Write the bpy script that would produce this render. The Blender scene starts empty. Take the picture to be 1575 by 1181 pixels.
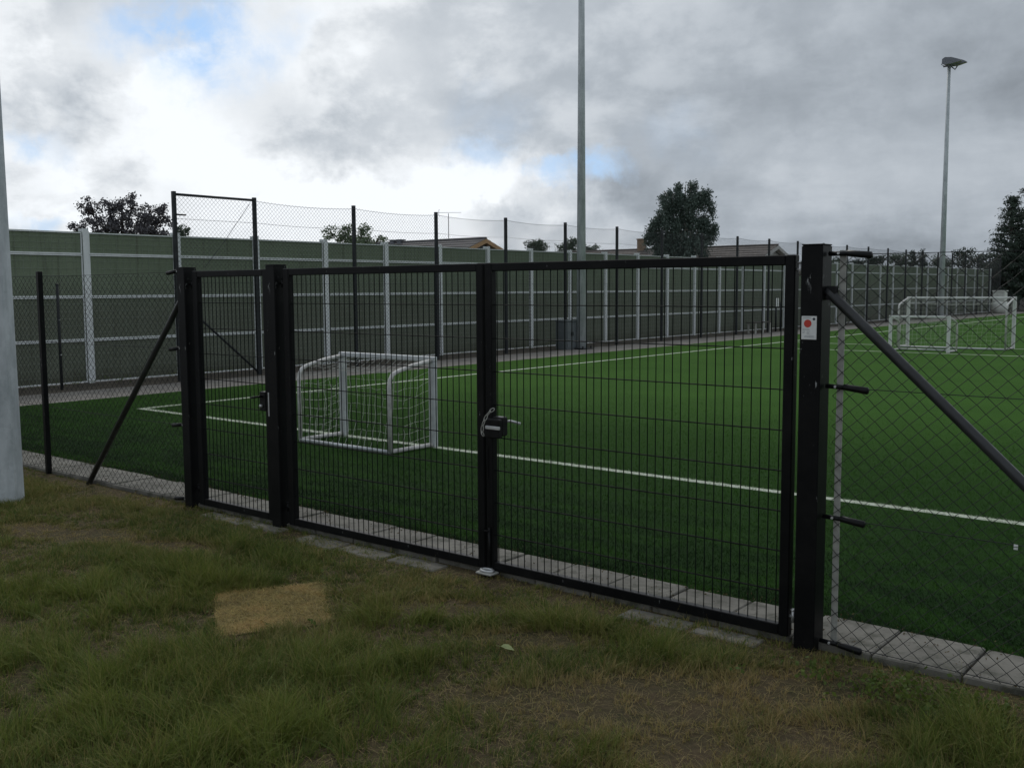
import bpy, math, random
import numpy as np
from mathutils import Vector, Matrix

random.seed(7)
RNG = np.random.default_rng(11)
SC = bpy.context.scene
COL = SC.collection
PI = math.pi

# ------------------------------------------------------------------ camera
CAM_H = 1.75
F_PX = 1546.95           # focal length in pixels of a 1575 x 1181 picture
CX, CY = 787.5, 590.5
yaw, pitch, roll = -0.686068, -0.0941741, -0.0057577
fw = Vector((math.sin(yaw) * math.cos(pitch), math.cos(yaw) * math.cos(pitch), math.sin(pitch)))
r0 = Vector((math.cos(yaw), -math.sin(yaw), 0))
u0 = r0.cross(fw)
rt = math.cos(roll) * r0 + math.sin(roll) * u0
up = -math.sin(roll) * r0 + math.cos(roll) * u0
cd = bpy.data.cameras.new('camera')
cam = bpy.data.objects.new('camera', cd)
COL.objects.link(cam)
M = Matrix((rt, up, -fw)).transposed().to_4x4()
M.translation = Vector((0, 0, CAM_H))
cam.matrix_world = M
cd.sensor_width = 36
cd.lens = F_PX / 1575 * 36
cd.clip_start = 0.05
cd.clip_end = 3000
SC.camera = cam


def ray(px, py):
    return fw + rt * ((px - CX) / F_PX) - up * ((py - CY) / F_PX)


def at(px, py, dist):
    """point at a horizontal distance from the viewer, seen in that direction"""
    d = ray(px, py)
    return Vector((0, 0, CAM_H)) + d * (dist / math.hypot(d.x, d.y))


# ------------------------------------------------------------------ sky, sun, exposure
SUN_EL, SUN_AZ = math.radians(42), math.radians(-48)      # azimuth from +Y towards +X
W = bpy.data.worlds.new('World')
SC.world = W
W.use_nodes = True
nt = W.node_tree
nt.nodes.clear()


def nd(t, typ, **kw):
    n = t.nodes.new(typ)
    for k, v in kw.items():
        setattr(n, k, v)
    return n


def setin(t, sock, v):
    if isinstance(v, bpy.types.NodeSocket):
        t.links.new(v, sock)
    else:
        sock.default_value = v


def mth(t, op, a, b=None, c=None, clamp=False):
    n = nd(t, 'ShaderNodeMath', operation=op, use_clamp=clamp)
    setin(t, n.inputs[0], a)
    if b is not None:
        setin(t, n.inputs[1], b)
    if c is not None:
        setin(t, n.inputs[2], c)
    return n.outputs[0]


def vmth(t, op, a, b=None):
    n = nd(t, 'ShaderNodeVectorMath', operation=op)
    setin(t, n.inputs[0], a)
    if b is not None:
        setin(t, n.inputs[1], b)
    return n


def mrange(t, v, a, b, c=0.0, d=1.0, smooth=True):
    n = nd(t, 'ShaderNodeMapRange')
    if smooth:
        n.interpolation_type = 'SMOOTHSTEP'
    setin(t, n.inputs['Value'], v)
    n.inputs['From Min'].default_value = a
    n.inputs['From Max'].default_value = b
    n.inputs['To Min'].default_value = c
    n.inputs['To Max'].default_value = d
    return n.outputs['Result']


def noise(t, vec, scale, detail=4, rough=0.55, dist=0.0, color=False):
    n = nd(t, 'ShaderNodeTexNoise')
    if vec is not None:
        setin(t, n.inputs['Vector'], vec)
    n.inputs['Scale'].default_value = scale
    n.inputs['Detail'].default_value = detail
    n.inputs['Roughness'].default_value = rough
    n.inputs['Distortion'].default_value = dist
    return n.outputs['Color'] if color else n.outputs['Fac']


def mixc(t, f, a, b, blend='MIX'):
    n = nd(t, 'ShaderNodeMix', data_type='RGBA', blend_type=blend)
    setin(t, n.inputs[0], f)
    setin(t, n.inputs[6], a if isinstance(a, bpy.types.NodeSocket) else (*a, 1))
    setin(t, n.inputs[7], b if isinstance(b, bpy.types.NodeSocket) else (*b, 1))
    return n.outputs[2]


def build_sky():
    t = nt
    geo = nd(t, 'ShaderNodeTexCoord')
    D = geo.outputs['Generated']
    sky = nd(t, 'ShaderNodeTexSky', sky_type='NISHITA')
    sky.sun_disc = False
    sky.sun_elevation = SUN_EL
    sky.sun_rotation = SUN_AZ
    # cloud coordinates: direction stretched flat towards the horizon
    sep = nd(t, 'ShaderNodeSeparateXYZ')
    t.links.new(D, sep.inputs[0])
    z = mth(t, 'ADD', mth(t, 'ABSOLUTE', sep.outputs[2]), 0.16)
    cmb = nd(t, 'ShaderNodeCombineXYZ')
    t.links.new(mth(t, 'DIVIDE', sep.outputs[0], z), cmb.inputs[0])
    t.links.new(mth(t, 'DIVIDE', sep.outputs[1], z), cmb.inputs[1])
    t.links.new(mth(t, 'MULTIPLY', sep.outputs[2], 2.0), cmb.inputs[2])
    P = cmb.outputs[0]
    # the direction, warped, so that patches get cloudy edges
    wn = noise(t, D, 7.5, 6, 0.62, color=True)
    wv = vmth(t, 'SUBTRACT', wn, (0.5, 0.5, 0.5)).outputs[0]
    sc = nd(t, 'ShaderNodeVectorMath', operation='SCALE')
    t.links.new(wv, sc.inputs[0])
    sc.inputs['Scale'].default_value = 0.16
    DW = vmth(t, 'NORMALIZE', vmth(t, 'ADD', D, sc.outputs[0]).outputs[0]).outputs[0]
    # squash: compare in a space where heights count double, clouds lie flat
    SQ = (1.0, 1.0, 1.8)
    DWs = vmth(t, 'MULTIPLY', DW, SQ).outputs[0]

    def blob(px, py, r0_, r1_):
        d = ray(px, py).normalized()
        v = (d.x, d.y, d.z * 1.8)
        dist = vmth(t, 'DISTANCE', DWs, v).outputs[1] if False else None
        n = vmth(t, 'DISTANCE', DWs, v)
        return mrange(t, n.outputs['Value'], r0_, r1_, 1.0, 0.0)
    base = mrange(t, noise(t, D, 3.2, 6, 0.55, 0.3), 0.3, 0.7, 0.63, 0.77, False)
    # broad darkening to the right hand side of the view
    dr = ray(1500, 250).normalized()
    dn = vmth(t, 'DISTANCE', D, (dr.x, dr.y, dr.z))
    dark = mrange(t, dn.outputs['Value'], 0.05, 0.75, 1.0, 0.0)
    B = mth(t, 'SUBTRACT', base, mth(t, 'MULTIPLY', dark, 0.265))
    for (px, py, a, b, amp) in [
        (180, 105, 0.0, 0.12, 0.28), (330, 215, 0.0, 0.12, 0.22), (640, 290, 0.0, 0.16, 0.66),
        (480, 308, 0.0, 0.12, 0.32), (130, 320, 0, 0.1, 0.15), (570, 320, 0, 0.1, 0.2), (790, 275, 0.0, 0.10, 0.50), (610, 40, 0.0, 0.15, 0.25), (20, 320, 0.0, 0.10, 0.26),
        (100, 250, 0.0, 0.10, 0.12), (660, 130, 0, 0.12, 0.10), (690, 345, 0, 0.10, 0.40), (420, 60, 0, 0.12, 0.12), (880, 330, 0, 0.05, 0.25),
        (60, 120, 0.0, 0.11, -0.03), (120, 195, 0.0, 0.07, -0.16), (560, 225, 0.0, 0.10, -0.16), (470, 245, 0.0, 0.08, -0.10),
        (420, 165, 0.0, 0.10, -0.06), (760, 100, 0.0, 0.2, -0.02), (600, 150, 0, 0.16, 0.08), (520, 90, 0, 0.12, 0.08), (760, 330, 0.0, 0.05, -0.25), (960, 310, 0.0, 0.08, -0.09),
        (1080, 120, 0.0, 0.15, -0.04), (1380, 365, 0.0, 0.12, -0.14), (1500, 200, 0, 0.2, -0.03), (1150, 330, 0.0, 0.12, -0.05), (1250, 260, 0, 0.16, 0.07),
        (1420, 325, 0.0, 0.07, 0.07), (1420, 120, 0.0, 0.16, -0.05), (960, 60, 0, 0.2, 0.04), (35, 290, 0, 0.05, -0.14),
    ]:
        B = mth(t, 'ADD', B, mth(t, 'MULTIPLY', blob(px, py, a, b), amp * (0.72 if amp > 0 else 1.0)))
    puff = mrange(t, noise(t, vmth(t, 'MULTIPLY', D, (1, 1, 1.6)).outputs[0], 6.0, 8, 0.58, 0.15), 0.42, 0.57, -0.10, 0.16)
    B = mth(t, 'ADD', B, mth(t, 'MULTIPLY', puff, mth(t, 'SUBTRACT', 1.0, mth(t, 'MULTIPLY', dark, 0.75))))
    fine = mrange(t, noise(t, P, 1.7, 6, 0.58, 0.3), 0.25, 0.75, -0.07, 0.07, False)
    B = mth(t, 'ADD', B, fine)
    fine2 = mrange(t, noise(t, D, 22.0, 5, 0.6, 0.2), 0.25, 0.75, -0.035, 0.035, False)
    B = mth(t, 'ADD', B, fine2)
    # sky overhead and behind, out of view, dimmed to lower the ground light
    B = mth(t, 'MULTIPLY', B, mrange(t, sep.outputs[2], 0.30, 0.65, 1.0, 0.86))
    fh = Vector((fw.x, fw.y, 0)).normalized()
    ahead = vmth(t, 'DOT_PRODUCT', D, (fh.x, fh.y, 0)).outputs['Value']
    B = mth(t, 'MULTIPLY', B, mrange(t, ahead, -0.35, 0.55, 0.72, 1.0))
    B = mth(t, 'MAXIMUM', mth(t, 'MINIMUM', B, 1.02), 0.12)
    # grey cloud is a little blue, bright cloud neutral
    tint = mixc(t, mrange(t, B, 0.30, 0.95), (0.86, 0.965, 1.085), (0.945, 0.985, 1.025))
    cloud = vmth(t, 'MULTIPLY', tint, (10, 10, 10)).outputs[0]
    scl = nd(t, 'ShaderNodeVectorMath', operation='SCALE')
    t.links.new(cloud, scl.inputs[0])
    t.links.new(B, scl.inputs['Scale'])
    # gaps of blue
    gap = None   # px, py, radius, strength
    for (px, py, b, amp) in [(285, 72, 0.10, 1.0), (335, 90, 0.08, 0.7), (60, 212, 0.045, 0.6), (930, 268, 0.05, 0.9), (870, 262, 0.035, 0.7),
                             (760, 222, 0.05, 0.5), (1040, 205, 0.06, 0.10), (770, 170, 0.06, 0.25), (20, 338, 0.03, 0.6), (420, 50, 0.05, 0.3)]:
        g = mth(t, 'MULTIPLY', blob(px, py, 0.012, b), amp)
        gap = g if gap is None else mth(t, 'MAXIMUM', gap, g)
    wisp = mrange(t, noise(t, D, 16.0, 7, 0.62, 0.4), 0.36, 0.62, 1.0, 0.25)
    gap = mth(t, 'MULTIPLY', gap, wisp)
    skyc = mixc(t, 0.75, sky.outputs[0], (3.3, 5.9, 9.8))
    final = mixc(t, gap, scl.outputs[0], skyc)
    bg = nd(t, 'ShaderNodeBackground')
    t.links.new(final, bg.inputs[0])
    bg.inputs[1].default_value = 0.1
    out = nd(t, 'ShaderNodeOutputWorld')
    t.links.new(bg.outputs[0], out.inputs[0])


build_sky()

sun = bpy.data.lights.new('sun', 'SUN')
sun.energy = 0.8
sun.angle = math.radians(16)
sun.color = (1.0, 0.95, 0.88)
so = bpy.data.objects.new('sun', sun)
COL.objects.link(so)
sd = Vector((math.sin(SUN_AZ) * math.cos(SUN_EL), math.cos(SUN_AZ) * math.cos(SUN_EL), math.sin(SUN_EL)))
so.rotation_euler = sd.to_track_quat('Z', 'Y').to_euler()
so.location = (0, 0, 30)

SC.view_settings.view_transform = 'Standard'
SC.view_settings.look = 'None'
SC.view_settings.exposure = 0.0
SC.view_settings.gamma = 1.0
SC.view_settings.use_curve_mapping = False
SC.cycles.filter_width = 1.5
SC.cycles.max_bounces = 6
SC.cycles.transparent_max_bounces = 8


# ------------------------------------------------------------------ materials
def mat(name, build):
    m = bpy.data.materials.new(name)
    m.use_nodes = True
    t = m.node_tree
    b = t.nodes['Principled BSDF']
    build(t, b)
    return m


def objco(t):
    return nd(t, 'ShaderNodeTexCoord').outputs['Object']


def simple(name, col, rough=0.6, metal=0.0, var=0.25, scale=6.0, bump=0.0, bscale=60.0, spec=0.5, stretch=None):
    def b(t, p):
        co = objco(t)
        if stretch:
            co = vmth(t, 'MULTIPLY', co, stretch).outputs[0]
        n = noise(t, co, scale, 6, 0.6)
        lo = tuple(c * (1 - var) for c in col)
        hi = tuple(min(1, c * (1 + var)) for c in col)
        setin(t, p.inputs['Base Color'], mixc(t, mrange(t, n, 0.3, 0.7), lo, hi))
        setin(t, p.inputs['Roughness'], mrange(t, noise(t, co, scale * 2.3, 4), 0.3, 0.7, max(0.05, rough - 0.1), min(1, rough + 0.12)))
        p.inputs['Metallic'].default_value = metal
        p.inputs['Specular IOR Level'].default_value = spec
        if bump:
            bn = nd(t, 'ShaderNodeBump')
            bn.inputs['Strength'].default_value = bump
            bn.inputs['Distance'].default_value = 0.01
            setin(t, bn.inputs['Height'], noise(t, co, bscale, 5, 0.65))
            t.links.new(bn.outputs[0], p.inputs['Normal'])
    return mat(name, b)


def m_worn_black(t, p):
    co = objco(t)
    st = vmth(t, 'MULTIPLY', co, (1, 1, 0.22)).outputs[0]
    chip = mrange(t, noise(t, st, 40, 5, 0.7), 0.645, 0.68)
    msk = mrange(t, noise(t, co, 2.6, 3), 0.47, 0.58)
    f = mth(t, 'MULTIPLY', chip, msk)
    dust = mrange(t, noise(t, co, 5, 6, 0.65), 0.35, 0.8)
    base = mixc(t, dust, (0.004, 0.0044, 0.005), (0.011, 0.011, 0.011))
    setin(t, p.inputs['Base Color'], mixc(t, f, base, (0.32, 0.33, 0.33)))
    p.inputs['Roughness'].default_value = 0.42
    p.inputs['Specular IOR Level'].default_value = 0.14


def m_galv(lo, hi, rough=0.5, metal=0.55):
    def b(t, p):
        co = objco(t)
        v = nd(t, 'ShaderNodeTexVoronoi')
        v.inputs['Scale'].default_value = 26
        setin(t, v.inputs['Vector'], co)
        n = noise(t, vmth(t, 'MULTIPLY', co, (1, 1, 0.25)).outputs[0], 7, 6, 0.65)
        f = mth(t, 'ADD', mth(t, 'MULTIPLY', mrange(t, n, 0.3, 0.7), 0.75), mth(t, 'MULTIPLY', v.outputs['Color'], 0.25))
        setin(t, p.inputs['Base Color'], mixc(t, f, lo, hi))
        p.inputs['Metallic'].default_value = metal
        setin(t, p.inputs['Roughness'], mrange(t, n, 0.3, 0.7, rough - 0.08, rough + 0.12))
    return b


M_POST = mat('worn black paint', m_worn_black)
M_BLACK = simple('black powder coat', (0.005, 0.0055, 0.006), 0.45, 0, 0.3, 9, spec=0.25)
M_WIRE = simple('dark green black wire coating', (0.007, 0.009, 0.0085), 0.6, 0, 0.3, 12, spec=0.08)
M_CHAIN = simple('black chain link coating', (0.013, 0.015, 0.015), 0.5, 0, 0.3, 12, spec=0.3)
M_FPOST = simple('dark anthracite post', (0.018, 0.021, 0.024), 0.5, 0, 0.25, 5, spec=0.35)
M_FNET = simple('grey green net wire', (0.030, 0.034, 0.037), 0.55, 0.0, 0.2, 5)
M_BRACE = simple('black brace tube', (0.022, 0.024, 0.025), 0.38, 0, 0.3, 8, spec=0.5)
M_GALV = mat('galvanised steel', m_galv((0.66, 0.69, 0.695), (0.84, 0.87, 0.87), 0.5, 0.0))
M_MAST = mat('galvanised mast', m_galv((0.33, 0.37, 0.385), (0.61, 0.65, 0.67), 0.5, 0.0))
M_BAR = simple('weathered grey bar', (0.36, 0.36, 0.33), 0.55, 0.2, 0.2, 20)
M_ZINC = simple('bright zinc', (0.55, 0.56, 0.56), 0.4, 0.6, 0.15, 30)
M_WHITE = simple('worn white paint', (0.66, 0.67, 0.65), 0.45, 0, 0.12, 12)
M_GWHITE = simple('scuffed white goal tube', (0.55, 0.54, 0.52), 0.5, 0, 0.22, 16)
M_ALU = simple('dull aluminium profile', (0.50, 0.52, 0.53), 0.45, 0.3, 0.12, 10)
M_NETC = simple('pale net cord', (0.46, 0.47, 0.43), 0.8, 0, 0.15, 20)
M_NETD = simple('grey net cord', (0.22, 0.22, 0.21), 0.8, 0, 0.15, 20)
M_CAB = simple('grey green steel cabinet', (0.10, 0.115, 0.12), 0.5, 0, 0.12, 8)
M_SIGN = simple('off white sign plate', (0.70, 0.71, 0.70), 0.4, 0, 0.08, 14)
M_RED = simple('red print', (0.55, 0.045, 0.03), 0.5, 0, 0.1, 20)
M_INK = simple('dark print', (0.05, 0.055, 0.07), 0.5, 0, 0.1, 20)
M_GREYINK = simple('faded print', (0.33, 0.34, 0.36), 0.5, 0, 0.1, 20)
M_BARK = simple('dark bark', (0.055, 0.045, 0.038), 0.9, 0, 0.4, 14, 0.6, 40, stretch=(1, 1, 0.3))
M_BIRCHBARK = simple('pale birch bark', (0.32, 0.31, 0.28), 0.85, 0, 0.5, 8, 0.4, 30, stretch=(1, 1, 2.5))
M_BRICK = simple('yellow brown brick', (0.30, 0.22, 0.15), 0.85, 0, 0.25, 9, 0.3, 30)
M_PLASTER = simple('pale render', (0.48, 0.48, 0.46), 0.85, 0, 0.1, 3, 0.2, 40)
M_WOODG = simple('honey stained timber', (0.46, 0.29, 0.14), 0.6, 0, 0.25, 10, 0.2, 40, stretch=(1, 1, 5))
M_DWOOD = simple('dark weathered boards', (0.055, 0.05, 0.042), 0.8, 0, 0.3, 6, 0.3, 40, stretch=(1, 0.2, 4))
M_PALE = simple('pale plastic tank', (0.66, 0.67, 0.63), 0.5, 0, 0.12, 6)
M_DLAMP = simple('grey lamp housing', (0.16, 0.17, 0.19), 0.5, 0.3, 0.15, 10)
M_LAMPGLASS = simple('pale lamp glass', (0.50, 0.54, 0.54), 0.25, 0, 0.05, 10)


def m_infill(t, p):
    g = nd(t, 'ShaderNodeNewGeometry').outputs['Position']
    n = noise(t, g, 1.3, 6, 0.62)
    n2 = noise(t, g, 60, 3, 0.7)
    streak = noise(t, vmth(t, 'MULTIPLY', g, (1, 7.0, 0.45)).outputs[0], 1.6, 6, 0.65)
    sep = nd(t, 'ShaderNodeSeparateXYZ')
    t.links.new(g, sep.inputs[0])
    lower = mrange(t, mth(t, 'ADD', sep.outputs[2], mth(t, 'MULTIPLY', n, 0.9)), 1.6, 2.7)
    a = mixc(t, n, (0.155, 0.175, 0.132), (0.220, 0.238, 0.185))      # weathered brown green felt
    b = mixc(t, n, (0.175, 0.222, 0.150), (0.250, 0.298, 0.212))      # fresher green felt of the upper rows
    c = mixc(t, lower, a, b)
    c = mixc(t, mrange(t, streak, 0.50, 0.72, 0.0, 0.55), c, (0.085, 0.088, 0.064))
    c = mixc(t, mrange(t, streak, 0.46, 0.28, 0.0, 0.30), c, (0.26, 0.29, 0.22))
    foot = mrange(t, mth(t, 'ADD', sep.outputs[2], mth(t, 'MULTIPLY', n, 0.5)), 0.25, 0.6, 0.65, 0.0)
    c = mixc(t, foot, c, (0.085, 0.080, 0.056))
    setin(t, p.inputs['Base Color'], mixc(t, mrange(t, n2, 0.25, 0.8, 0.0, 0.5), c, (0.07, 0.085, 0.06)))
    p.inputs['Roughness'].default_value = 0.95
    p.inputs['Specular IOR Level'].default_value = 0.1


M_INFILL = mat('barrier felt infill', m_infill)

PITCH_Y0, PITCH_X0 = 5.04, -15.45


def turf_nodes(t, blades):
    """colour of the synthetic turf and its painted lines, by place"""
    g = nd(t, 'ShaderNodeNewGeometry').outputs['Position']
    sep = nd(t, 'ShaderNodeSeparateXYZ')
    t.links.new(g, sep.inputs[0])
    X, Y = sep.outputs[0], sep.outputs[1]
    fl = nd(t, 'ShaderNodeCombineXYZ')
    t.links.new(X, fl.inputs[0])
    t.links.new(Y, fl.inputs[1])
    G = fl.outputs[0]
    n1 = noise(t, G, 0.55, 5, 0.6)
    n2 = noise(t, vmth(t, 'MULTIPLY', G, (0.6, 1.8, 1)).outputs[0], 1.9, 6, 0.68)
    n3 = noise(t, G, 55, 4, 0.7)
    c = mixc(t, mrange(t, n1, 0.3, 0.7), (0.041, 0.115, 0.0105), (0.052, 0.140, 0.0135))
    c = mixc(t, mrange(t, n3, 0.3, 0.8, 0.0, 0.75), c, (0.022, 0.056, 0.014))
    # worn streaks of dark rubber infill, plus painted shade of the pile near the gate
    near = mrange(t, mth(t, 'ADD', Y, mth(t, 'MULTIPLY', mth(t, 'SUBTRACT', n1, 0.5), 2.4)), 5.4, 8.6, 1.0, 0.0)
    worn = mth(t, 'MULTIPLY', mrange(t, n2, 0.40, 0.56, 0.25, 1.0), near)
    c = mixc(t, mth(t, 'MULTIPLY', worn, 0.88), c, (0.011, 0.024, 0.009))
    far_streak = mrange(t, noise(t, vmth(t, 'MULTIPLY', G, (0.25, 1.0, 1)).outputs[0], 0.8, 5, 0.65), 0.55, 0.75, 0.0, 0.35)
    c = mixc(t, far_streak, c, (0.036, 0.100, 0.016))
    wob = mth(t, 'MULTIPLY', mth(t, 'SUBTRACT', noise(t, G, 30, 3, 0.6), 0.5), 0.028)
    Yw, Xw = mth(t, 'ADD', Y, wob), mth(t, 'ADD', X, wob)

    def band(v, c0, w):
        return mth(t, 'LESS_THAN', mth(t, 'ABSOLUTE', mth(t, 'SUBTRACT', v, c0)), w)
    inx = mth(t, 'GREATER_THAN', Xw, -13.67)
    iny = mth(t, 'GREATER_THAN', Yw, 7.92)
    ln = mth(t, 'MULTIPLY', band(Yw, 7.97, 0.05), inx)
    for yy in (27.25, 30.35, 50.0):
        ln = mth(t, 'MAXIMUM', ln, mth(t, 'MULTIPLY', band(Yw, yy, 0.05), inx))
    ln = mth(t, 'MAXIMUM', ln, mth(t, 'MULTIPLY', band(Xw, -13.62, 0.05), iny))
    wear = mrange(t, noise(t, G, 9, 4, 0.7), 0.25, 0.6, 0.65, 1.0)
    c = mixc(t, mth(t, 'MULTIPLY', ln, wear), c, (0.66, 0.70, 0.60))
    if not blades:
        # dark infill and shade between the fibres, painted in, fading with distance
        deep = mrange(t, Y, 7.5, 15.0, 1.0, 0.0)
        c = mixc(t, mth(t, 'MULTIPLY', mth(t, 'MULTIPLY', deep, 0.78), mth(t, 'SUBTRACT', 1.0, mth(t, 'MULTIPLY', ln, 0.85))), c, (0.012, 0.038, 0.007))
    return c, n3, G


def m_turf(t, p):
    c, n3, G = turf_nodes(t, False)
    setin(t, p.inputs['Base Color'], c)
    p.inputs['Roughness'].default_value = 0.75
    p.inputs['Specular IOR Level'].default_value = 0.03
    p.inputs['Sheen Weight'].default_value = 0.0
    p.inputs['Sheen Tint'].default_value = (0.35, 0.8, 0.25, 1)
    bn = nd(t, 'ShaderNodeBump')
    bn.inputs['Strength'].default_value = 0.7
    bn.inputs['Distance'].default_value = 0.02
    setin(t, bn.inputs['Height'], n3)
    t.links.new(bn.outputs[0], p.inputs['Normal'])


def m_turfblade(t, p):
    c, n3, G = turf_nodes(t, True)
    at_ = nd(t, 'ShaderNodeAttribute', attribute_name='tint')
    c2 = mixc(t, at_.outputs['Fac'], mixc(t, 1.0, c, (0.58, 0.58, 0.55), 'MULTIPLY'), mixc(t, 1.0, c, (1.3, 1.3, 1.2), 'MULTIPLY'))
    setin(t, p.inputs['Base Color'], c2)
    p.inputs['Roughness'].default_value = 0.6
    p.inputs['Specular IOR Level'].default_value = 0.06


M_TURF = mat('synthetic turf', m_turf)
M_TURFB = mat('synthetic turf fibre', m_turfblade)


def m_ground(t, p):
    g = nd(t, 'ShaderNodeNewGeometry').outputs['Position']
    n1 = noise(t, g, 1.1, 6, 0.65)
    n2 = noise(t, g, 26, 6, 0.7)
    n3 = noise(t, g, 120, 4, 0.7)
    c = mixc(t, mrange(t, n1, 0.35, 0.65), (0.050, 0.050, 0.024), (0.092, 0.066, 0.042))
    c = mixc(t, mrange(t, n2, 0.35, 0.75), c, (0.125, 0.094, 0.054))
    c = mixc(t, mrange(t, n3, 0.45, 0.8, 0, 0.7), c, (0.030, 0.026, 0.016))
    setin(t, p.inputs['Base Color'], c)
    p.inputs['Roughness'].default_value = 0.95
    p.inputs['Specular IOR Level'].default_value = 0.1
    bn = nd(t, 'ShaderNodeBump')
    bn.inputs['Strength'].default_value = 0.8
    bn.inputs['Distance'].default_value = 0.02
    setin(t, bn.inputs['Height'], mth(t, 'ADD', n2, mth(t, 'MULTIPLY', n3, 0.4)))
    t.links.new(bn.outputs[0], p.inputs['Normal'])


M_GROUND = mat('soil and thatch', m_ground)


def m_concrete(t, p):
    g = nd(t, 'ShaderNodeNewGeometry').outputs['Position']
    n1 = noise(t, g, 2.3, 6, 0.65)
    n2 = noise(t, g, 45, 5, 0.7)
    n3 = noise(t, g, 9, 5, 0.7)
    c = mixc(t, mrange(t, n1, 0.3, 0.7), (0.105, 0.100, 0.085), (0.195, 0.186, 0.160))
    c = mixc(t, mrange(t, n2, 0.5, 0.75, 0, 0.5), c, (0.12, 0.115, 0.10))
    c = mixc(t, mrange(t, n3, 0.46, 0.66, 0, 0.85), c, (0.055, 0.056, 0.040))
    setin(t, p.inputs['Base Color'], c)
    p.inputs['Roughness'].default_value = 0.9
    bn = nd(t, 'ShaderNodeBump')
    bn.inputs['Strength'].default_value = 0.5
    bn.inputs['Distance'].default_value = 0.004
    setin(t, bn.inputs['Height'], n2)
    t.links.new(bn.outputs[0], p.inputs['Normal'])


M_CONC = mat('weathered concrete slab', m_concrete)
M_PATH = simple('pinkish gravel path', (0.20, 0.185, 0.165), 0.9, 0, 0.22, 3, 0.6, 70)
M_SOIL = simple('brown bare soil', (0.075, 0.062, 0.045), 0.95, 0, 0.4, 4, 0.7, 40)


def m_blade(t, p, green0=(0.168, 0.212, 0.038), green1=(0.036, 0.080, 0.021), dry=(0.36, 0.27, 0.12)):
    a = nd(t, 'ShaderNodeAttribute', attribute_name='tint')
    d = nd(t, 'ShaderNodeAttribute', attribute_name='dry')
    c = mixc(t, a.outputs['Fac'], green1, green0)
    c = mixc(t, d.outputs['Fac'], c, dry)
    setin(t, p.inputs['Base Color'], c)
    p.inputs['Roughness'].default_value = 0.6
    p.inputs['Specular IOR Level'].default_value = 0.15
    tr = nd(t, 'ShaderNodeBsdfTranslucent')
    setin(t, tr.inputs[0], c)
    mx = nd(t, 'ShaderNodeMixShader')
    mx.inputs[0].default_value = 0.28
    t.links.new(p.outputs[0], mx.inputs[1])
    t.links.new(tr.outputs[0], mx.inputs[2])
    t.links.new(mx.outputs[0], t.nodes['Material Output'].inputs[0])


M_GRASS = mat('meadow grass blade', m_blade)
M_STRAW = mat('straw', lambda t, p: m_blade(t, p, (0.70, 0.58, 0.21), (0.070, 0.054, 0.024), (0.46, 0.31, 0.125)))
M_WEED = mat('broad weed leaf', lambda t, p: m_blade(t, p, (0.13, 0.17, 0.035), (0.07, 0.11, 0.028), (0.2, 0.2, 0.05)))


def leafmat(name, c0, c1, trans=0.2):
    def b(t, p):
        a = nd(t, 'ShaderNodeAttribute', attribute_name='tint')
        c = mixc(t, a.outputs['Fac'], c0, c1)
        setin(t, p.inputs['Base Color'], c)
        p.inputs['Roughness'].default_value = 0.55
        p.inputs['Specular IOR Level'].default_value = 0.3
        tr = nd(t, 'ShaderNodeBsdfTranslucent')
        setin(t, tr.inputs[0], c)
        mx = nd(t, 'ShaderNodeMixShader')
        mx.inputs[0].default_value = trans
        t.links.new(p.outputs[0], mx.inputs[1])
        t.links.new(tr.outputs[0], mx.inputs[2])
        t.links.new(mx.outputs[0], t.nodes['Material Output'].inputs[0])
    return mat(name, b)


L_PURPLE = leafmat('dull purple leaf', (0.095, 0.094, 0.105), (0.155, 0.152, 0.162), 0.1)
L_BIRCH = leafmat('birch leaf', (0.072, 0.104, 0.088), (0.140, 0.188, 0.155))
L_BRIGHT = leafmat('fresh green leaf', (0.11, 0.16, 0.09), (0.22, 0.28, 0.16), 0.3)
L_DARK = leafmat('dark evergreen leaf', (0.040, 0.060, 0.048), (0.070, 0.095, 0.072), 0.1)
L_MID = leafmat('mid green leaf', (0.075, 0.105, 0.075), (0.12, 0.16, 0.11))


def m_roof(lo, hi):
    def b(t, p):
        co = objco(t)
        n = noise(t, co, 1.2, 5, 0.6)
        w = nd(t, 'ShaderNodeTexBrick')
        setin(t, w.inputs['Vector'], vmth(t, 'MULTIPLY', co, (1, 1, 1)).outputs[0])
        w.inputs['Scale'].default_value = 1.0
        w.inputs['Brick Width'].default_value = 0.3
        w.inputs['Row Height'].default_value = 0.33
        w.inputs['Mortar Size'].default_value = 0.012
        w.inputs['Color1'].default_value = (*lo, 1)
        w.inputs['Color2'].default_value = (*hi, 1)
        w.inputs['Mortar'].default_value = (*(c * 0.4 for c in lo), 1)
        setin(t, p.inputs['Base Color'], mixc(t, mrange(t, n, 0.3, 0.7, 0.0, 0.4), w.outputs['Color'], tuple(c * 0.6 for c in lo)))
        p.inputs['Roughness'].default_value = 0.8
    return b


M_ROOF1 = mat('grey brown roof tiles', m_roof((0.12, 0.115, 0.12), (0.16, 0.15, 0.15)))
M_ROOF2 = mat('brown roof tiles', m_roof((0.125, 0.108, 0.100), (0.16, 0.138, 0.125)))


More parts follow.
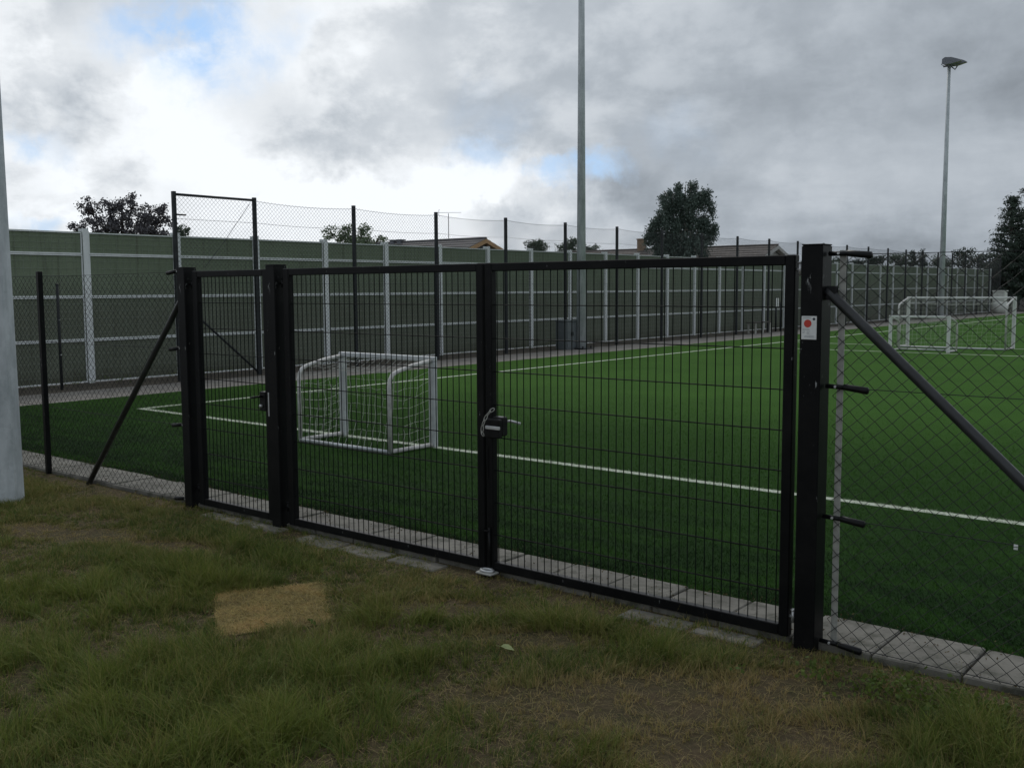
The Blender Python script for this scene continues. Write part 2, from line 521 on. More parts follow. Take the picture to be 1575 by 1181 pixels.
# ------------------------------------------------------------------ mesh helpers
class MB:
    """collects shapes; build() links them as ONE mesh object"""

    def __init__(s):
        s.v, s.f, s.m = [], [], []

    def quadbox(s, c, mi=0):
        n = len(s.v)
        s.v += [tuple(p) for p in c]
        for q in ((0, 3, 2, 1), (4, 5, 6, 7), (0, 1, 5, 4), (1, 2, 6, 5), (2, 3, 7, 6), (3, 0, 4, 7)):
            s.f.append([n + i for i in q])
            s.m.append(mi)

    def box(s, x0, y0, z0, x1, y1, z1, mi=0):
        s.quadbox([(x0, y0, z0), (x1, y0, z0), (x1, y1, z0), (x0, y1, z0), (x0, y0, z1), (x1, y0, z1), (x1, y1, z1), (x0, y1, z1)], mi)

    def bevbox(s, x0, y0, z0, x1, y1, z1, b, mi=0):
        """box with chamfered long and end edges (a chamfered prism stack)"""
        def ring(i, z):
            return [(x0 + i, y0 + i + b, z), (x0 + i + b, y0 + i, z), (x1 - i - b, y0 + i, z), (x1 - i, y0 + i + b, z),
                    (x1 - i, y1 - i - b, z), (x1 - i - b, y1 - i, z), (x0 + i + b, y1 - i, z), (x0 + i, y1 - i - b, z)]
        rings = [ring(b, z0), ring(0, z0 + b), ring(0, z1 - b), ring(b, z1)]
        n = len(s.v)
        for r in rings:
            s.v += r
        for k in range(3):
            for i in range(8):
                j = (i + 1) % 8
                s.f.append([n + k * 8 + i, n + k * 8 + j, n + k * 8 + 8 + j, n + k * 8 + 8 + i])
                s.m.append(mi)
        s.f.append([n + i for i in range(7, -1, -1)])
        s.f.append([n + 24 + i for i in range(8)])
        s.m += [mi, mi]

    def tube(s, pts, r, n=8, mi=0, caps=True, rs=None, phase=0.0):
        pts = [Vector(p) for p in pts]
        rs = rs or [r] * len(pts)
        base = len(s.v)
        prev = None
        for i, p in enumerate(pts):
            a = pts[max(i - 1, 0)]
            b = pts[min(i + 1, len(pts) - 1)]
            d = (b - a).normalized()
            if prev is None:
                h = Vector((0, 0, 1)) if abs(d.z) < 0.9 else Vector((1, 0, 0))
                e1 = d.cross(h).normalized()
            else:
                e1 = (prev - d * prev.dot(d)).normalized()
            prev = e1
            e2 = d.cross(e1)
            for k in range(n):
                a_ = 2 * PI * k / n + phase
                q = p + (e1 * math.cos(a_) + e2 * math.sin(a_)) * rs[i]
                s.v.append(tuple(q))
        for i in range(len(pts) - 1):
            for k in range(n):
                j = (k + 1) % n
                s.f.append([base + i * n + k, base + i * n + j, base + (i + 1) * n + j, base + (i + 1) * n + k])
                s.m.append(mi)
        if caps:
            s.f.append([base + k for k in range(n - 1, -1, -1)])
            e = base + (len(pts) - 1) * n
            s.f.append([e + k for k in range(n)])
            s.m += [mi, mi]

    def lathe(s, prof, c, n=16, mi=0):
        base = len(s.v)
        for (r, z) in prof:
            for k in range(n):
                a = 2 * PI * k / n
                s.v.append((c[0] + r * math.cos(a), c[1] + r * math.sin(a), c[2] + z))
        for i in range(len(prof) - 1):
            for k in range(n):
                j = (k + 1) % n
                s.f.append([base + i * n + k, base + i * n + j, base + (i + 1) * n + j, base + (i + 1) * n + k])
                s.m.append(mi)
        s.f.append([base + k for k in range(n - 1, -1, -1)])
        e = base + (len(prof) - 1) * n
        s.f.append([e + k for k in range(n)])
        s.m += [mi, mi]

    def face(s, pts, mi=0):
        n = len(s.v)
        s.v += [tuple(p) for p in pts]
        s.f.append(list(range(n, n + len(pts))))
        s.m.append(mi)

    def build(s, name, mats, parent=None, smooth=False):
        me = bpy.data.meshes.new(name)
        me.from_pydata(s.v, [], s.f)
        if not isinstance(mats, (list, tuple)):
            mats = [mats]
        for m in mats:
            me.materials.append(m)
        if len(mats) > 1:
            me.polygons.foreach_set('material_index', s.m)
        if smooth:
            me.polygons.foreach_set('use_smooth', [True] * len(me.polygons))
        me.update()
        return link(name, me, parent)


def link(name, me, parent=None):
    o = bpy.data.objects.new(name, me)
    COL.objects.link(o)
    if parent is not None:
        o.parent = parent
    return o


def npmesh(name, verts, quads, m, parent=None, attrs=None, tris=None, smooth=False):
    """big meshes straight from numpy arrays"""
    me = bpy.data.meshes.new(name)
    verts = np.asarray(verts, np.float32)
    nq = 0 if quads is None else len(quads)
    ntr = 0 if tris is None else len(tris)
    loops = []
    if nq:
        loops.append(np.asarray(quads, np.int32).ravel())
    if ntr:
        loops.append(np.asarray(tris, np.int32).ravel())
    lp = np.concatenate(loops)
    starts = np.concatenate([np.arange(nq) * 4, nq * 4 + np.arange(ntr) * 3]).astype(np.int32)
    me.vertices.add(len(verts))
    me.vertices.foreach_set('co', verts.ravel())
    me.loops.add(len(lp))
    me.loops.foreach_set('vertex_index', lp)
    me.polygons.add(nq + ntr)
    me.polygons.foreach_set('loop_start', starts)
    if attrs:
        for k, a in attrs.items():
            at_ = me.attributes.new(k, 'FLOAT', 'POINT')
            at_.data.foreach_set('value', np.asarray(a, np.float32))
    me.materials.append(m)
    me.update(calc_edges=True)
    me.validate()
    return link(name, me, parent)


def tag(o, label=None, cat=None, group=None, kind=None):
    if label:
        o['label'] = label
    if cat:
        o['category'] = cat
    if group:
        o['group'] = group
    if kind:
        o['kind'] = kind
    return o


def thing(name, label, cat, loc=(0, 0, 0), group=None):
    o = bpy.data.objects.new(name, None)
    COL.objects.link(o)
    o.location = loc
    o.empty_display_size = 0.2
    return tag(o, label, cat, group)


def copy_part(src, parent, loc=(0, 0, 0)):
    c = src.copy()
    COL.objects.link(c)
    c.parent = parent
    c.location = loc
    for ch in src.children:
        copy_part(ch, c, ch.location)
    return c


def vnoise(x, y, s, seed=0):
    """smooth value noise, 0..1"""
    r = np.random.default_rng(seed)
    tab = r.random((64, 64))
    u, v = x * s + 500.3, y * s + 500.7
    iu, iv = np.floor(u).astype(int), np.floor(v).astype(int)
    fu, fv = u - iu, v - iv
    fu, fv = fu * fu * (3 - 2 * fu), fv * fv * (3 - 2 * fv)
    g = lambda a, b: tab[a % 64, b % 64]
    return (g(iu, iv) * (1 - fu) + g(iu + 1, iv) * fu) * (1 - fv) + (g(iu, iv + 1) * (1 - fu) + g(iu + 1, iv + 1) * fu) * fv


def sstep(a, b, x):
    t = np.clip((x - a) / (b - a), 0, 1)
    return t * t * (3 - 2 * t)


def segtubes(A, B, r, n=3):
    """many straight prisms from points A to points B (numpy)"""
    A, B = np.asarray(A, float), np.asarray(B, float)
    d = B - A
    d /= np.linalg.norm(d, axis=1, keepdims=True)
    h = np.where(np.abs(d[:, [2]]) < 0.9, np.array([[0, 0, 1.0]]), np.array([[1.0, 0, 0]]))
    e1 = np.cross(d, h)
    e1 /= np.linalg.norm(e1, axis=1, keepdims=True)
    e2 = np.cross(d, e1)
    V, N = [], len(A)
    for P in (A, B):
        for k in range(n):
            a = 2 * PI * k / n + 0.5
            V.append(P + (e1 * math.cos(a) + e2 * math.sin(a)) * r)
    V = np.stack(V, 1).reshape(-1, 3)
    off = (np.arange(N) * 2 * n)[:, None]
    Q = []
    for k in range(n):
        j = (k + 1) % n
        Q.append(off + np.array([[k, j, n + j, n + k]]))
    return V, np.concatenate(Q)


def chainlink(L, H, h, r, z0=0.0, jitter=0.0, seed=1, sag=None, hx=None):
    """diamond mesh in the local XZ plane, x 0..L, built of zigzag wires"""
    rg = np.random.default_rng(seed)
    hx = hx or h
    nk, ni = int(round(L / hx)), int(round(H / h))
    k = np.arange(nk)[:, None]
    i = np.arange(ni + 1)[None, :]
    x = k * hx + hx * ((i + k) % 2)
    z = z0 + i * (H / ni) + 0 * k
    y = 0.0016 * np.where((i + k) % 2 == 0, 1, -1)
    if jitter:
        # nodes shared by neighbouring wires move together
        J = rg.normal(0, jitter, (nk + 2, ni + 1, 2))
        node = k + ((i + k) % 2)
        x = x + J[node, i + 0 * k, 0]
        z = z + J[node, i + 0 * k, 1]
    if sag is not None:
        z = z - sag * (4 * (x / L) * (1 - x / L)) * (z / H)
        y = y + 0.012 * np.sin(x * 2.1 + seed) * np.sin(z * 1.7)
    P = np.stack([x, y + 0 * x, z], -1)
    A, B = P[:, :-1].reshape(-1, 3), P[:, 1:].reshape(-1, 3)
    return segtubes(A, B, r)


# ------------------------------------------------------------------ the ground and its sheets
def sheet(name, x0, y0, x1, y1, z, m, nx=1, ny=1):
    xs, ys = np.linspace(x0, x1, nx + 1), np.linspace(y0, y1, ny + 1)
    V = np.array([(x, y, z) for y in ys for x in xs])
    Q = [(j * (nx + 1) + i, j * (nx + 1) + i + 1, (j + 1) * (nx + 1) + i + 1, (j + 1) * (nx + 1) + i) for j in range(ny) for i in range(nx)]
    return tag(npmesh(name, V, np.array(Q), m), kind='structure')


sheet('ground', -900, -300, 900, 1500, 0.0, M_GROUND)
sheet('soil_strip', -18.6, 4.7, -16.9, 140, 0.004, M_SOIL)
sheet('path', -17.0, 4.7, PITCH_X0 + 0.02, 140, 0.010, M_PATH)
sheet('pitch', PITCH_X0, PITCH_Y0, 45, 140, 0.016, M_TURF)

# concrete slabs under and inside the fence line: one paved strip, each slab its own raised block
mb = MB()
x = -17.2
rs = random.Random(5)
while x < 6:
    w = 0.40
    dz = rs.uniform(-0.004, 0.004)
    mb.bevbox(x + 0.005, 4.60 + rs.uniform(-.006, .006), -0.05, x + w - 0.005, 5.03 + rs.uniform(-.008, .004), 0.034 + dz, 0.006)
    x += w
# a few older slabs just outside the gates, half sunk in the grass
for (xa, ya, wa, da, zz) in [(-5.6, 4.32, 0.42, 0.25, 0.02), (-5.15, 4.34, 0.42, 0.23, 0.02), (-4.68, 4.36, 0.42, 0.21, 0.022),
                            (-2.9, 4.36, 0.4, 0.21, 0.02), (-2.47, 4.38, 0.36, 0.19, 0.018), (-6.8, 4.38, 0.5, 0.19, 0.02), (-6.3, 4.38, 0.45, 0.19, 0.022)]:
    mb.bevbox(xa, ya + 0.05, -0.04, xa + wa, ya + da, zz - 0.012, 0.008)
tag(mb.build('paving', M_CONC), kind='structure')


# ------------------------------------------------------------------ gates
GY = 4.605          # the fence line
POSTS = [-7.12, -5.98, -1.91]


def gate_post(x, h, label):
    t = thing('gate_post', label, 'gate post', (x, GY, 0), 'black square gate posts')
    m = MB()
    m.bevbox(-0.052, -0.058, -0.1, 0.052, 0.058, h, 0.005)
    m.build('shaft', M_POST, t)
    m = MB()
    m.bevbox(-0.0515, -0.0575, h + 0.0005, 0.0515, 0.0575, h + 0.006, 0.002)
    m.build('cap', M_BLACK, t)
    return t


gate_post(POSTS[0], 1.93, 'black square steel gate post at the left end of the gates, beside the leaning strut')
gate_post(POSTS[1], 1.93, 'black square steel gate post between the narrow single gate and the double gate')
gate_post(POSTS[2], 1.945, 'black square gate post at the right end of the gates, carrying the white sign')


def gate_leaf(x0, x1, label, group, name='gate', y=GY, s0=0.052):
    """welded mesh leaf between x0 and x1"""
    t = thing(name, label, 'gate', (x0, y, 0), group)
    L = x1 - x0
    s, d = 0.052, 0.025
    zb, zt = 0.035, 1.905
    m = MB()
    m.bevbox(s - s0, -d, zb, s, d, zt, 0.005)
    m.build('stile', M_POST, t)
    m = MB()
    m.bevbox(L - s, -d, zb, L, d, zt, 0.005)
    m.build('stile', M_POST, t)
    m = MB()
    m.bevbox(s, -d + 0.002, zt - 0.05, L - s, d - 0.002, zt - 0.002, 0.004)
    m.build('top_rail', M_POST, t)
    m = MB()
    m.bevbox(s, -d + 0.002, zb + 0.002, L - s, d - 0.002, zb + 0.055, 0.004)
    m.build('bottom_rail', M_POST, t)
    # mesh: upright wires each 50 mm, twin cross wires each 200 mm
    A, B = [], []
    n = int((L - 2 * s) / 0.05)
    off = ((L - 2 * s) - n * 0.05) / 2 + s
    for k in range(n + 1):
        xx = off + k * 0.05
        if s + 0.004 < xx < L - s - 0.004:
            A.append((xx, 0, zb + 0.05))
            B.append((xx, 0, zt - 0.045))
    V1, Q1 = segtubes(A, B, 0.0030, 6)
    A, B = [], []
    zz = 0.255
    while zz < zt - 0.1:
        for yy in (-0.0052, 0.0052):
            A.append((s - 0.002, yy, zz))
            B.append((L - s + 0.002, yy, zz))
        zz += 0.2
    V2, Q2 = segtubes(A, B, 0.0026, 6)
    npmesh('wire_mesh', np.concatenate([V1, V2]), np.concatenate([Q1, Q2 + len(V1)]), M_WIRE, t)
    return t, L


def hinge(t, x, z, side, hm=None):
    m = MB()
    m.tube([(x, -0.005, z - 0.03), (x, -0.005, z + 0.03)], 0.010, 10)
    m.tube([(x - side * 0.03, -0.005, z), (x + side * 0.032, -0.005, z)], 0.007, 8)
    m.tube([(x, -0.005, z + 0.03), (x, -0.005, z + 0.036)], 0.014, 6)
    return m.build('hinge', hm or M_ZINC, t, True)


gl, L = gate_leaf(-7.0, -6.065, 'narrow black single gate of upright wires, left of the double gate', None, s0=0.064)
for z in (0.16, 1.80):
    hinge(gl, -0.04, z, -1, M_BLACK)
# its lock: case behind the right stile, pale striker strip on the post side
m = MB()
m.bevbox(L - 0.115, -0.032, 0.86, L - 0.045, 0.032, 1.0, 0.004)
lk = m.build('lock_case', M_BLACK, gl)
m = MB()
m.tube([(L - 0.085, -0.03, 0.965), (L - 0.085, -0.075, 0.965), (L - 0.15, -0.08, 0.955)], 0.008, 8)
m.build('handle', M_BLACK, lk, True)
m = MB()
m.tube([(L - 0.085, -0.032, 0.895), (L - 0.085, -0.05, 0.895)], 0.012, 10)
m.build('keyhole', M_ZINC, lk, True)
m = MB()
m.box(L + 0.003, -0.042, 0.825, L + 0.022, -0.030, 1.0)
m.build('strike_plate', M_ZINC, gl)

ga, La = gate_leaf(-5.865, -3.975, 'left leaf of the wide black double gate', 'leaves of the double gate', s0=0.064)
for z in (0.16, 1.80):
    hinge(ga, -0.04, z, -1, M_BLACK)
gb, Lb = gate_leaf(-3.958, -2.005, 'right leaf of the wide black double gate, with the latch box', 'leaves of the double gate')
for z in (0.14, 1.835):
    hinge(gb, Lb + 0.018, z, 1)
# latch box and lever on the right leaf
m = MB()
m.bevbox(0.010, -0.062, 0.86, 0.135, -0.026, 0.975, 0.006)
m.bevbox(0.052, -0.026, 0.87, 0.130, 0.03, 0.985, 0.006)
lk = m.build('lock_case', M_BLACK, gb)
m = MB()
m.bevbox(0.040, -0.080, 0.915, 0.150, -0.064, 0.935, 0.003)
m.build('latch_bar', M_ZINC, lk)
m = MB()
m.tube([(0.125, 0.03, 0.955), (0.125, 0.055, 0.955), (0.20, 0.06, 0.945)], 0.008, 8)
m.build('lever_handle', M_ZINC, lk, True)
m = MB()
m.tube([(0.03, -0.03, 0.06), (0.03, -0.035, 0.30)], 0.007, 8)
m.tube([(0.03, -0.032, 0.28), (0.03, -0.075, 0.29)], 0.006, 8)
m.build('drop_bolt', M_BLACK, gb, True)
m = MB()
m.box(0.012, -0.030, 0.60, 0.018, -0.026, 0.80)
m.build('cover_strip', M_BLACK, gb)

# the short chain looped through the latch
t = thing('chain', 'short galvanised chain looped round the double gate latch', 'chain', (-3.905, GY - 0.075, 0.98))
loop = [(0.055, 0.0, 0.06), (0.035, -0.01, 0.045), (0.012, -0.012, 0.02), (-0.008, -0.014, -0.012), (-0.022, -0.015, -0.045), (-0.028, -0.014, -0.085), (-0.018, -0.013, -0.105)]
for i in range(len(loop) - 1):
    a, b = Vector(loop[i]), Vector(loop[i + 1])
    c, d = (a + b) / 2, (b - a)
    l = d.length / 2 + 0.004
    d.normalize()
    e = d.cross(Vector((0, 1, 0))).normalized() if i % 2 == 0 else Vector((0, 1, 0))
    pts = []
    for k in range(13):
        a_ = 2 * PI * k / 12
        pts.append(c + d * (math.cos(a_) * l) + e * (math.sin(a_) * 0.009))
    mm = MB()
    mm.tube(pts, 0.0028, 6, caps=False)
    mm.build('link', M_BAR, t, True)

# ground keep for the drop bolts
t = thing('gate_stop', 'pale galvanised ground keep under the meeting stiles of the double gate', 'gate stop', (-3.93, 4.55, 0.02))
m = MB()
m.bevbox(-0.062, -0.042, 0.0, 0.062, 0.042, 0.014, 0.005)
m.build('plate', M_BAR, t)
m = MB()
m.tube([(0.045 * math.cos(k * PI / 8), 0.026 * math.sin(k * PI / 8), 0.021) for k in range(17)], 0.009, 8, caps=False)
m.build('socket_ring', M_ZINC, t, True)

# sign on the right post: white plate, red disc, small dark emblem, lines of print
t = thing('sign', 'small white sign with a red disc, screwed to the right gate post', 'sign', (POSTS[2] - 0.005, GY - 0.0585, 1.56))
m = MB()
m.bevbox(-0.037, -0.0035, -0.055, 0.037, -0.0005, 0.055, 0.001)
m.build('plate', M_SIGN, t)


def disc(cx_, cz_, r_, y_, mat_, name, parent, n=28):
    m_ = MB()
    base = [(cx_ + r_ * math.cos(2 * PI * k / n), y_, cz_ + r_ * math.sin(2 * PI * k / n)) for k in range(n)]
    m_.face(base)
    return m_.build(name, mat_, parent)


disc(-0.006, 0.020, 0.0185, -0.0041, M_RED, 'red_disc', t)
disc(0.024, 0.041, 0.0065, -0.0041, M_INK, 'emblem', t, 16)
m = MB()
rs = random.Random(3)
for (z, xa, xb, hh) in [(0.046, -0.031, 0.010, 0.003), (-0.010, -0.031, 0.004, 0.004), (-0.019, -0.031, -0.018, 0.0025), (-0.025, -0.031, -0.022, 0.0025),
                        (-0.019, -0.010, 0.006, 0.0025), (-0.025, -0.010, 0.002, 0.0025), (-0.031, -0.010, 0.006, 0.0025), (-0.040, -0.020, 0.028, 0.0025), (-0.045, -0.022, 0.026, 0.0025)]:
    xx = xa
    while xx < xb:
        w = rs.uniform(0.003, 0.007)
        m.face([(xx, -0.0041, z), (min(xx + w, xb), -0.0041, z), (min(xx + w, xb), -0.0041, z + hh), (xx, -0.0041, z + hh)])
        xx += w + 0.0015
tag(m.build('print', M_GREYINK, t), kind='stuff')


# ------------------------------------------------------------------ near chain link fences
def turnbuckle(t, x, z, side, y=0.0):
    """wire tensioner: bolt from the post, swollen barrel, white end tag"""
    m_ = MB()
    m_.tube([(x, y, z), (x + side * 0.10, y - 0.005, z - 0.002)], 0.011, 8)
    m_.tube([(x + side * 0.085, y - 0.005, z), (x + side * 0.09, y - 0.006, z), (x + side * 0.20, y - 0.008, z - 0.012), (x + side * 0.205, y - 0.008, z - 0.012)], 0.015, 10, rs=[0.011, 0.015, 0.017, 0.009])
    o = m_.build('wire_tensioner', M_BLACK, t, True)
    m_ = MB()
    m_.tube([(x + side * 0.05, y - 0.020, z), (x + side * 0.05, y - 0.008, z)], 0.006, 6)
    m_.build('bolt', M_ZINC, o)
    return o


H_F = 1.90
# right of the gates
t = thing('chain_link_fence', 'black chain link fence panel right of the gates with a sloping strut', 'fence', (POSTS[2] + 0.06, GY, 0))
LR = 3.4
V, Q = chainlink(LR, H_F - 0.02, 0.0365, 0.0017, 0.01, 0.0016, 3, 0.0, 0.040)
V[:, 1] += 0.01
npmesh('wire_mesh', V + np.array([0.03, 0, 0]), Q, M_CHAIN, t)
m = MB()
m.box(0.045, 0.016, 0.02, 0.075, 0.022, 1.92)
m.build('tension_bar', M_BAR, t)
for z, tb in ((0.05, True), (0.66, True), (1.285, True), (1.905, True)):
    m = MB()
    m.tube([(0.15, 0.004, z - 0.006), (1.6, 0.004, z - 0.012), (LR, 0.004, z)], 0.0020, 6)
    m.build('line_wire', M_CHAIN, t)
    turnbuckle(t, 0.0, z, 1)
for (xx, z) in ((0.84, 0.645), (0.88, 1.275)):
    m = MB()
    m.box(xx, -0.004, z - 0.012, xx + 0.016, 0.0, z - 0.003)
    m.box(xx, -0.004, z + 0.001, xx + 0.016, 0.0, z + 0.010)
    m.build('wire_clip', M_SIGN, t)
m = MB()
m.tube([(0.0, -0.01, 1.735), (0.02, -0.012, 1.715), (0.90, -0.03, 0.90), (1.80, -0.05, 0.06), (1.85, -0.05, 0.0)], 0.024, 14)
br = m.build('strut', M_BRACE, t, True)
m = MB()
m.bevbox(-0.004, -0.03, 1.69, 0.045, 0.012, 1.755, 0.004)
m.build('clamp', M_BLACK, br)
m = MB()
m.bevbox(LR - 0.02, -0.02, -0.1, LR + 0.03, 0.03, 1.93, 0.004)
m.build('post', M_POST, t)

# left of the gates
LL = 6.6
t = thing('chain_link_fence', 'black chain link fence panel left of the gates, beside the grey mast', 'fence', (POSTS[0] - 0.06, GY, 0))
V, Q = chainlink(LL, H_F - 0.02, 0.0365, 0.0017, 0.01, 0.0016, 5, 0.0, 0.040)
V[:, 0] = -V[:, 0]
npmesh('wire_mesh', V + np.array([-0.03, 0.01, 0]), Q[:, ::-1], M_CHAIN, t)
for z in (0.05, 0.66, 1.285, 1.905):
    m = MB()
    m.tube([(-0.15, 0.004, z - 0.006), (-1.6, 0.004, z - 0.012), (-LL, 0.004, z)], 0.0020, 6)
    m.build('line_wire', M_CHAIN, t)
    turnbuckle(t, 0.0, z, -1)
m = MB()
m.box(-0.075, 0.016, 0.02, -0.045, 0.022, 1.9)
m.build('tension_bar', M_BAR, t)
m = MB()
m.tube([(0.0, -0.01, 1.69), (-0.02, -0.012, 1.665), (-1.55, -0.05, 0.0)], 0.024, 14)
br = m.build('strut', M_BRACE, t, True)
m = MB()
m.bevbox(-0.045, -0.03, 1.635, 0.004, 0.012, 1.70, 0.004)
m.build('clamp', M_BLACK, br)
for xx in (-2.37, -5.1):
    m = MB()
    m.bevbox(xx - 0.024, -0.038, -0.1, xx + 0.024, 0.008, 1.94, 0.004)
    m.build('post', M_POST, t)


# ------------------------------------------------------------------ goals
def patch_net(P00, P10, P11, P01, nu, nv, sag, r, m_, parent, seed=0):
    """a knotted net hung between four corners"""
    P00, P10, P11, P01 = (np.array(p, float) for p in (P00, P10, P11, P01))
    u = np.linspace(0, 1, nu + 1)[:, None, None]
    v = np.linspace(0, 1, nv + 1)[None, :, None]
    P = (P00 * (1 - u) + P10 * u) * (1 - v) + (P01 * (1 - u) + P11 * u) * v
    k = (u * (1 - u) * v * (1 - v) * 16)
    P = P + k * np.array(sag)
    rg = np.random.default_rng(seed)
    J = rg.normal(0, 0.008, P.shape)
    J[0] = J[-1] = 0
    J[:, 0] = J[:, -1] = 0
    P = P + J
    A = np.concatenate([P[:-1].reshape(-1, 3), P[:, :-1].reshape(-1, 3)])
    B = np.concatenate([P[1:].reshape(-1, 3), P[:, 1:].reshape(-1, 3)])
    V, Q = segtubes(A, B, r, 4)
    return V, Q


def goal(label, loc, W_, H_, depth, dirn, ztop, front, post_w, tube_r, net_r, cell, group):
    """loc: left front foot; width along +X; dirn +1/-1: the net stands on that side in Y"""
    t = thing('football_goal', label, 'goal', loc, group)
    d = depth * dirn
    pw = post_w
    for x0 in (0, W_):
        m_ = MB()
        m_.bevbox(x0 - pw / 2, -0.03, 0, x0 + pw / 2, 0.03, H_ - 0.001, 0.008)
        m_.build('post', front, t)
    m_ = MB()
    m_.bevbox(-pw / 2, -0.032, H_, W_ + pw / 2, 0.032, H_ + 0.055, 0.008)
    m_.build('crossbar', front, t)
    for x0 in (0.0, W_):
        m_ = MB()
        zt = H_ + 0.01
        m_.tube([(x0, 0.035 * dirn, zt), (x0, d * 0.45, zt - (zt - ztop) * 0.40), (x0, d * 0.82, ztop), (x0, d * 0.93, ztop - 0.03), (x0, d * 0.98, ztop - 0.08), (x0, d, ztop - 0.15), (x0, d, 0.03)], tube_r, 10)
        m_.build('side_hoop', M_GWHITE, t, True)
        m_ = MB()
        m_.tube([(x0, 0.035 * dirn, 0.03), (x0, d - 0.02 * dirn, 0.03)], tube_r, 10)
        m_.build('ground_bar', M_GWHITE, t, True)
    m_ = MB()
    m_.tube([(0, d, 0.026), (W_, d, 0.026)], tube_r * 0.9, 10)
    m_.build('back_bar', M_ALU, t, True)
    Vs, Qs, n = [], [], 0
    w0, w1 = 0.01, W_ - 0.01
    nx, nz, nd_ = max(3, int(W_ / cell)), max(3, int(H_ / cell)), max(3, int(depth / cell))
    for args in (
        ((w0, 0.03 * dirn, H_), (w1, 0.03 * dirn, H_), (w1, d * 0.86, ztop - 0.01), (w0, d * 0.86, ztop - 0.01), nx, nd_, (0, 0, -0.08)),
        ((w0, d * 0.86, ztop - 0.01), (w1, d * 0.86, ztop - 0.01), (w1, d * 0.98, 0.03), (w0, d * 0.98, 0.03), nx, nz, (0, -0.07 * dirn, 0)),
        ((0, 0.03 * dirn, H_), (0, d * 0.9, ztop - 0.02), (0, d * 0.98, 0.03), (0, 0.03 * dirn, 0.03), nd_, nz, (0.05, 0, -0.05)),
        ((W_, 0.03 * dirn, H_), (W_, d * 0.9, ztop - 0.02), (W_, d * 0.98, 0.03), (W_, 0.03 * dirn, 0.03), nd_, nz, (-0.05, 0, -0.05)),
    ):
        V_, Q_ = patch_net(*args[:4], args[4], args[5], args[6], net_r, None, None, seed=len(Vs))
        Vs.append(V_)
        Qs.append(Q_ + n)
        n += len(V_)
    npmesh('net', np.concatenate(Vs), np.concatenate(Qs), M_NETC, t)
    return t


goal('small white goal seen from behind, just inside the double gate', (-9.13, 7.97, 0.016), 1.48, 0.945, 0.66, -1, 0.87, M_ALU, 0.09, 0.023, 0.0021, 0.10, 'small five a side goals')
goal('small low white goal standing in front of the bigger goal far away', (-9.3, 27.5, 0.016), 1.5, 0.91, 0.75, 1, 0.80, M_WHITE, 0.08, 0.024, 0.0022, 0.12, 'small five a side goals')
goal('larger white goal far away, taller than the low goal before it', (-9.74, 30.3, 0.016), 2.86, 1.385, 0.85, -1, 1.25, M_WHITE, 0.09, 0.025, 0.0026, 0.12, None)


# ------------------------------------------------------------------ noise barrier along the far side
def noise_barrier():
    t = thing('noise_barrier', 'long green felt noise barrier with galvanised posts and rails behind the pitch', 'wall', (-18.42, 0, 0))
    B = 1.95
    y0 = 9.75 - 3 * B
    n = 37
    # one post: H section seen from the pitch
    m_ = MB()
    m_.box(0.035, -0.058, -0.1, 0.047, 0.058, 2.93)
    m_.box(-0.10, -0.006, -0.1, 0.0345, 0.006, 2.925)
    m_.box(-0.112, -0.058, -0.1, -0.1005, 0.058, 2.93)
    p0 = m_.build('post', M_GALV, t)
    p0.location = (0, y0, 0)
    m_ = MB()
    m_.box(-0.05, 0.008, 0.03, -0.002, B - 0.008, 2.865)
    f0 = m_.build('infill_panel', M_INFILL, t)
    m_ = MB()
    zs = [0.02, 0.83, 1.645, 2.445, 2.865]
    for a, b in zip(zs[:-1], zs[1:]):
        m_.box(0.0, 0.066, a, 0.026, B - 0.066, a + 0.026)
        m_.box(0.0, 0.066, b - 0.028, 0.026, B - 0.066, b - 0.008)
        m_.box(0.0, 0.066, a + 0.0265, 0.024, 0.086, b - 0.0285)
        m_.box(0.0, B - 0.086, a + 0.0265, 0.024, B - 0.066, b - 0.0285)
    fr = m_.build('panel_frame', M_GALV, f0)
    A, Bb = [], []
    for k in range(1, 13):
        yy = 0.1 + k * (B - 0.2) / 13
        A.append((0.006, yy, 0.05))
        Bb.append((0.006, yy, 2.84))
    for a, b in zip(zs[:-1], zs[1:]):
        nn = 5 if b - a > 0.6 else 3
        for k in range(1, nn + 1):
            zz = a + k * (b - a) / (nn + 1)
            A.append((0.009, 0.11, zz))
            Bb.append((0.009, B - 0.11, zz))
    V_, Q_ = segtubes(A, Bb, 0.0022, 4)
    npmesh('wire_grid', V_, Q_, M_GRID, f0)
    f0.location = (0, y0, 0)
    for i in range(1, n):
        copy_part(p0, t, (0, y0 + i * B, 0))
        if i < n - 1:
            copy_part(f0, t, (0, y0 + i * B, 0))
    return y0 + (n - 1) * B


M_GRID = simple('thin pale grid wire', (0.30, 0.34, 0.29), 0.6, 0.2, 0.1, 10)
y_end = noise_barrier()

# dark boarded fence carrying on past the end of the barrier
t = thing('board_fence', 'dark brown fence with pale rails at the far right, past the barrier', 'fence', (-18.7, y_end + 0.4, 0))
m = MB()
m.box(-0.03, 0.0, 0, 0.0, 24, 2.85)
m.build('boards', M_DWOOD, t)
for z in (1.6, 2.42, 2.85):
    m = MB()
    m.box(0.001, 0.1, z, 0.04, 24, z + 0.035)
    m.build('rail', M_CAB, t)
for k in range(9):
    m = MB()
    m.box(0.001, k * 3.0, 0, 0.09, k * 3.0 + 0.09, 2.9)
    m.build('post', M_CAB, t)


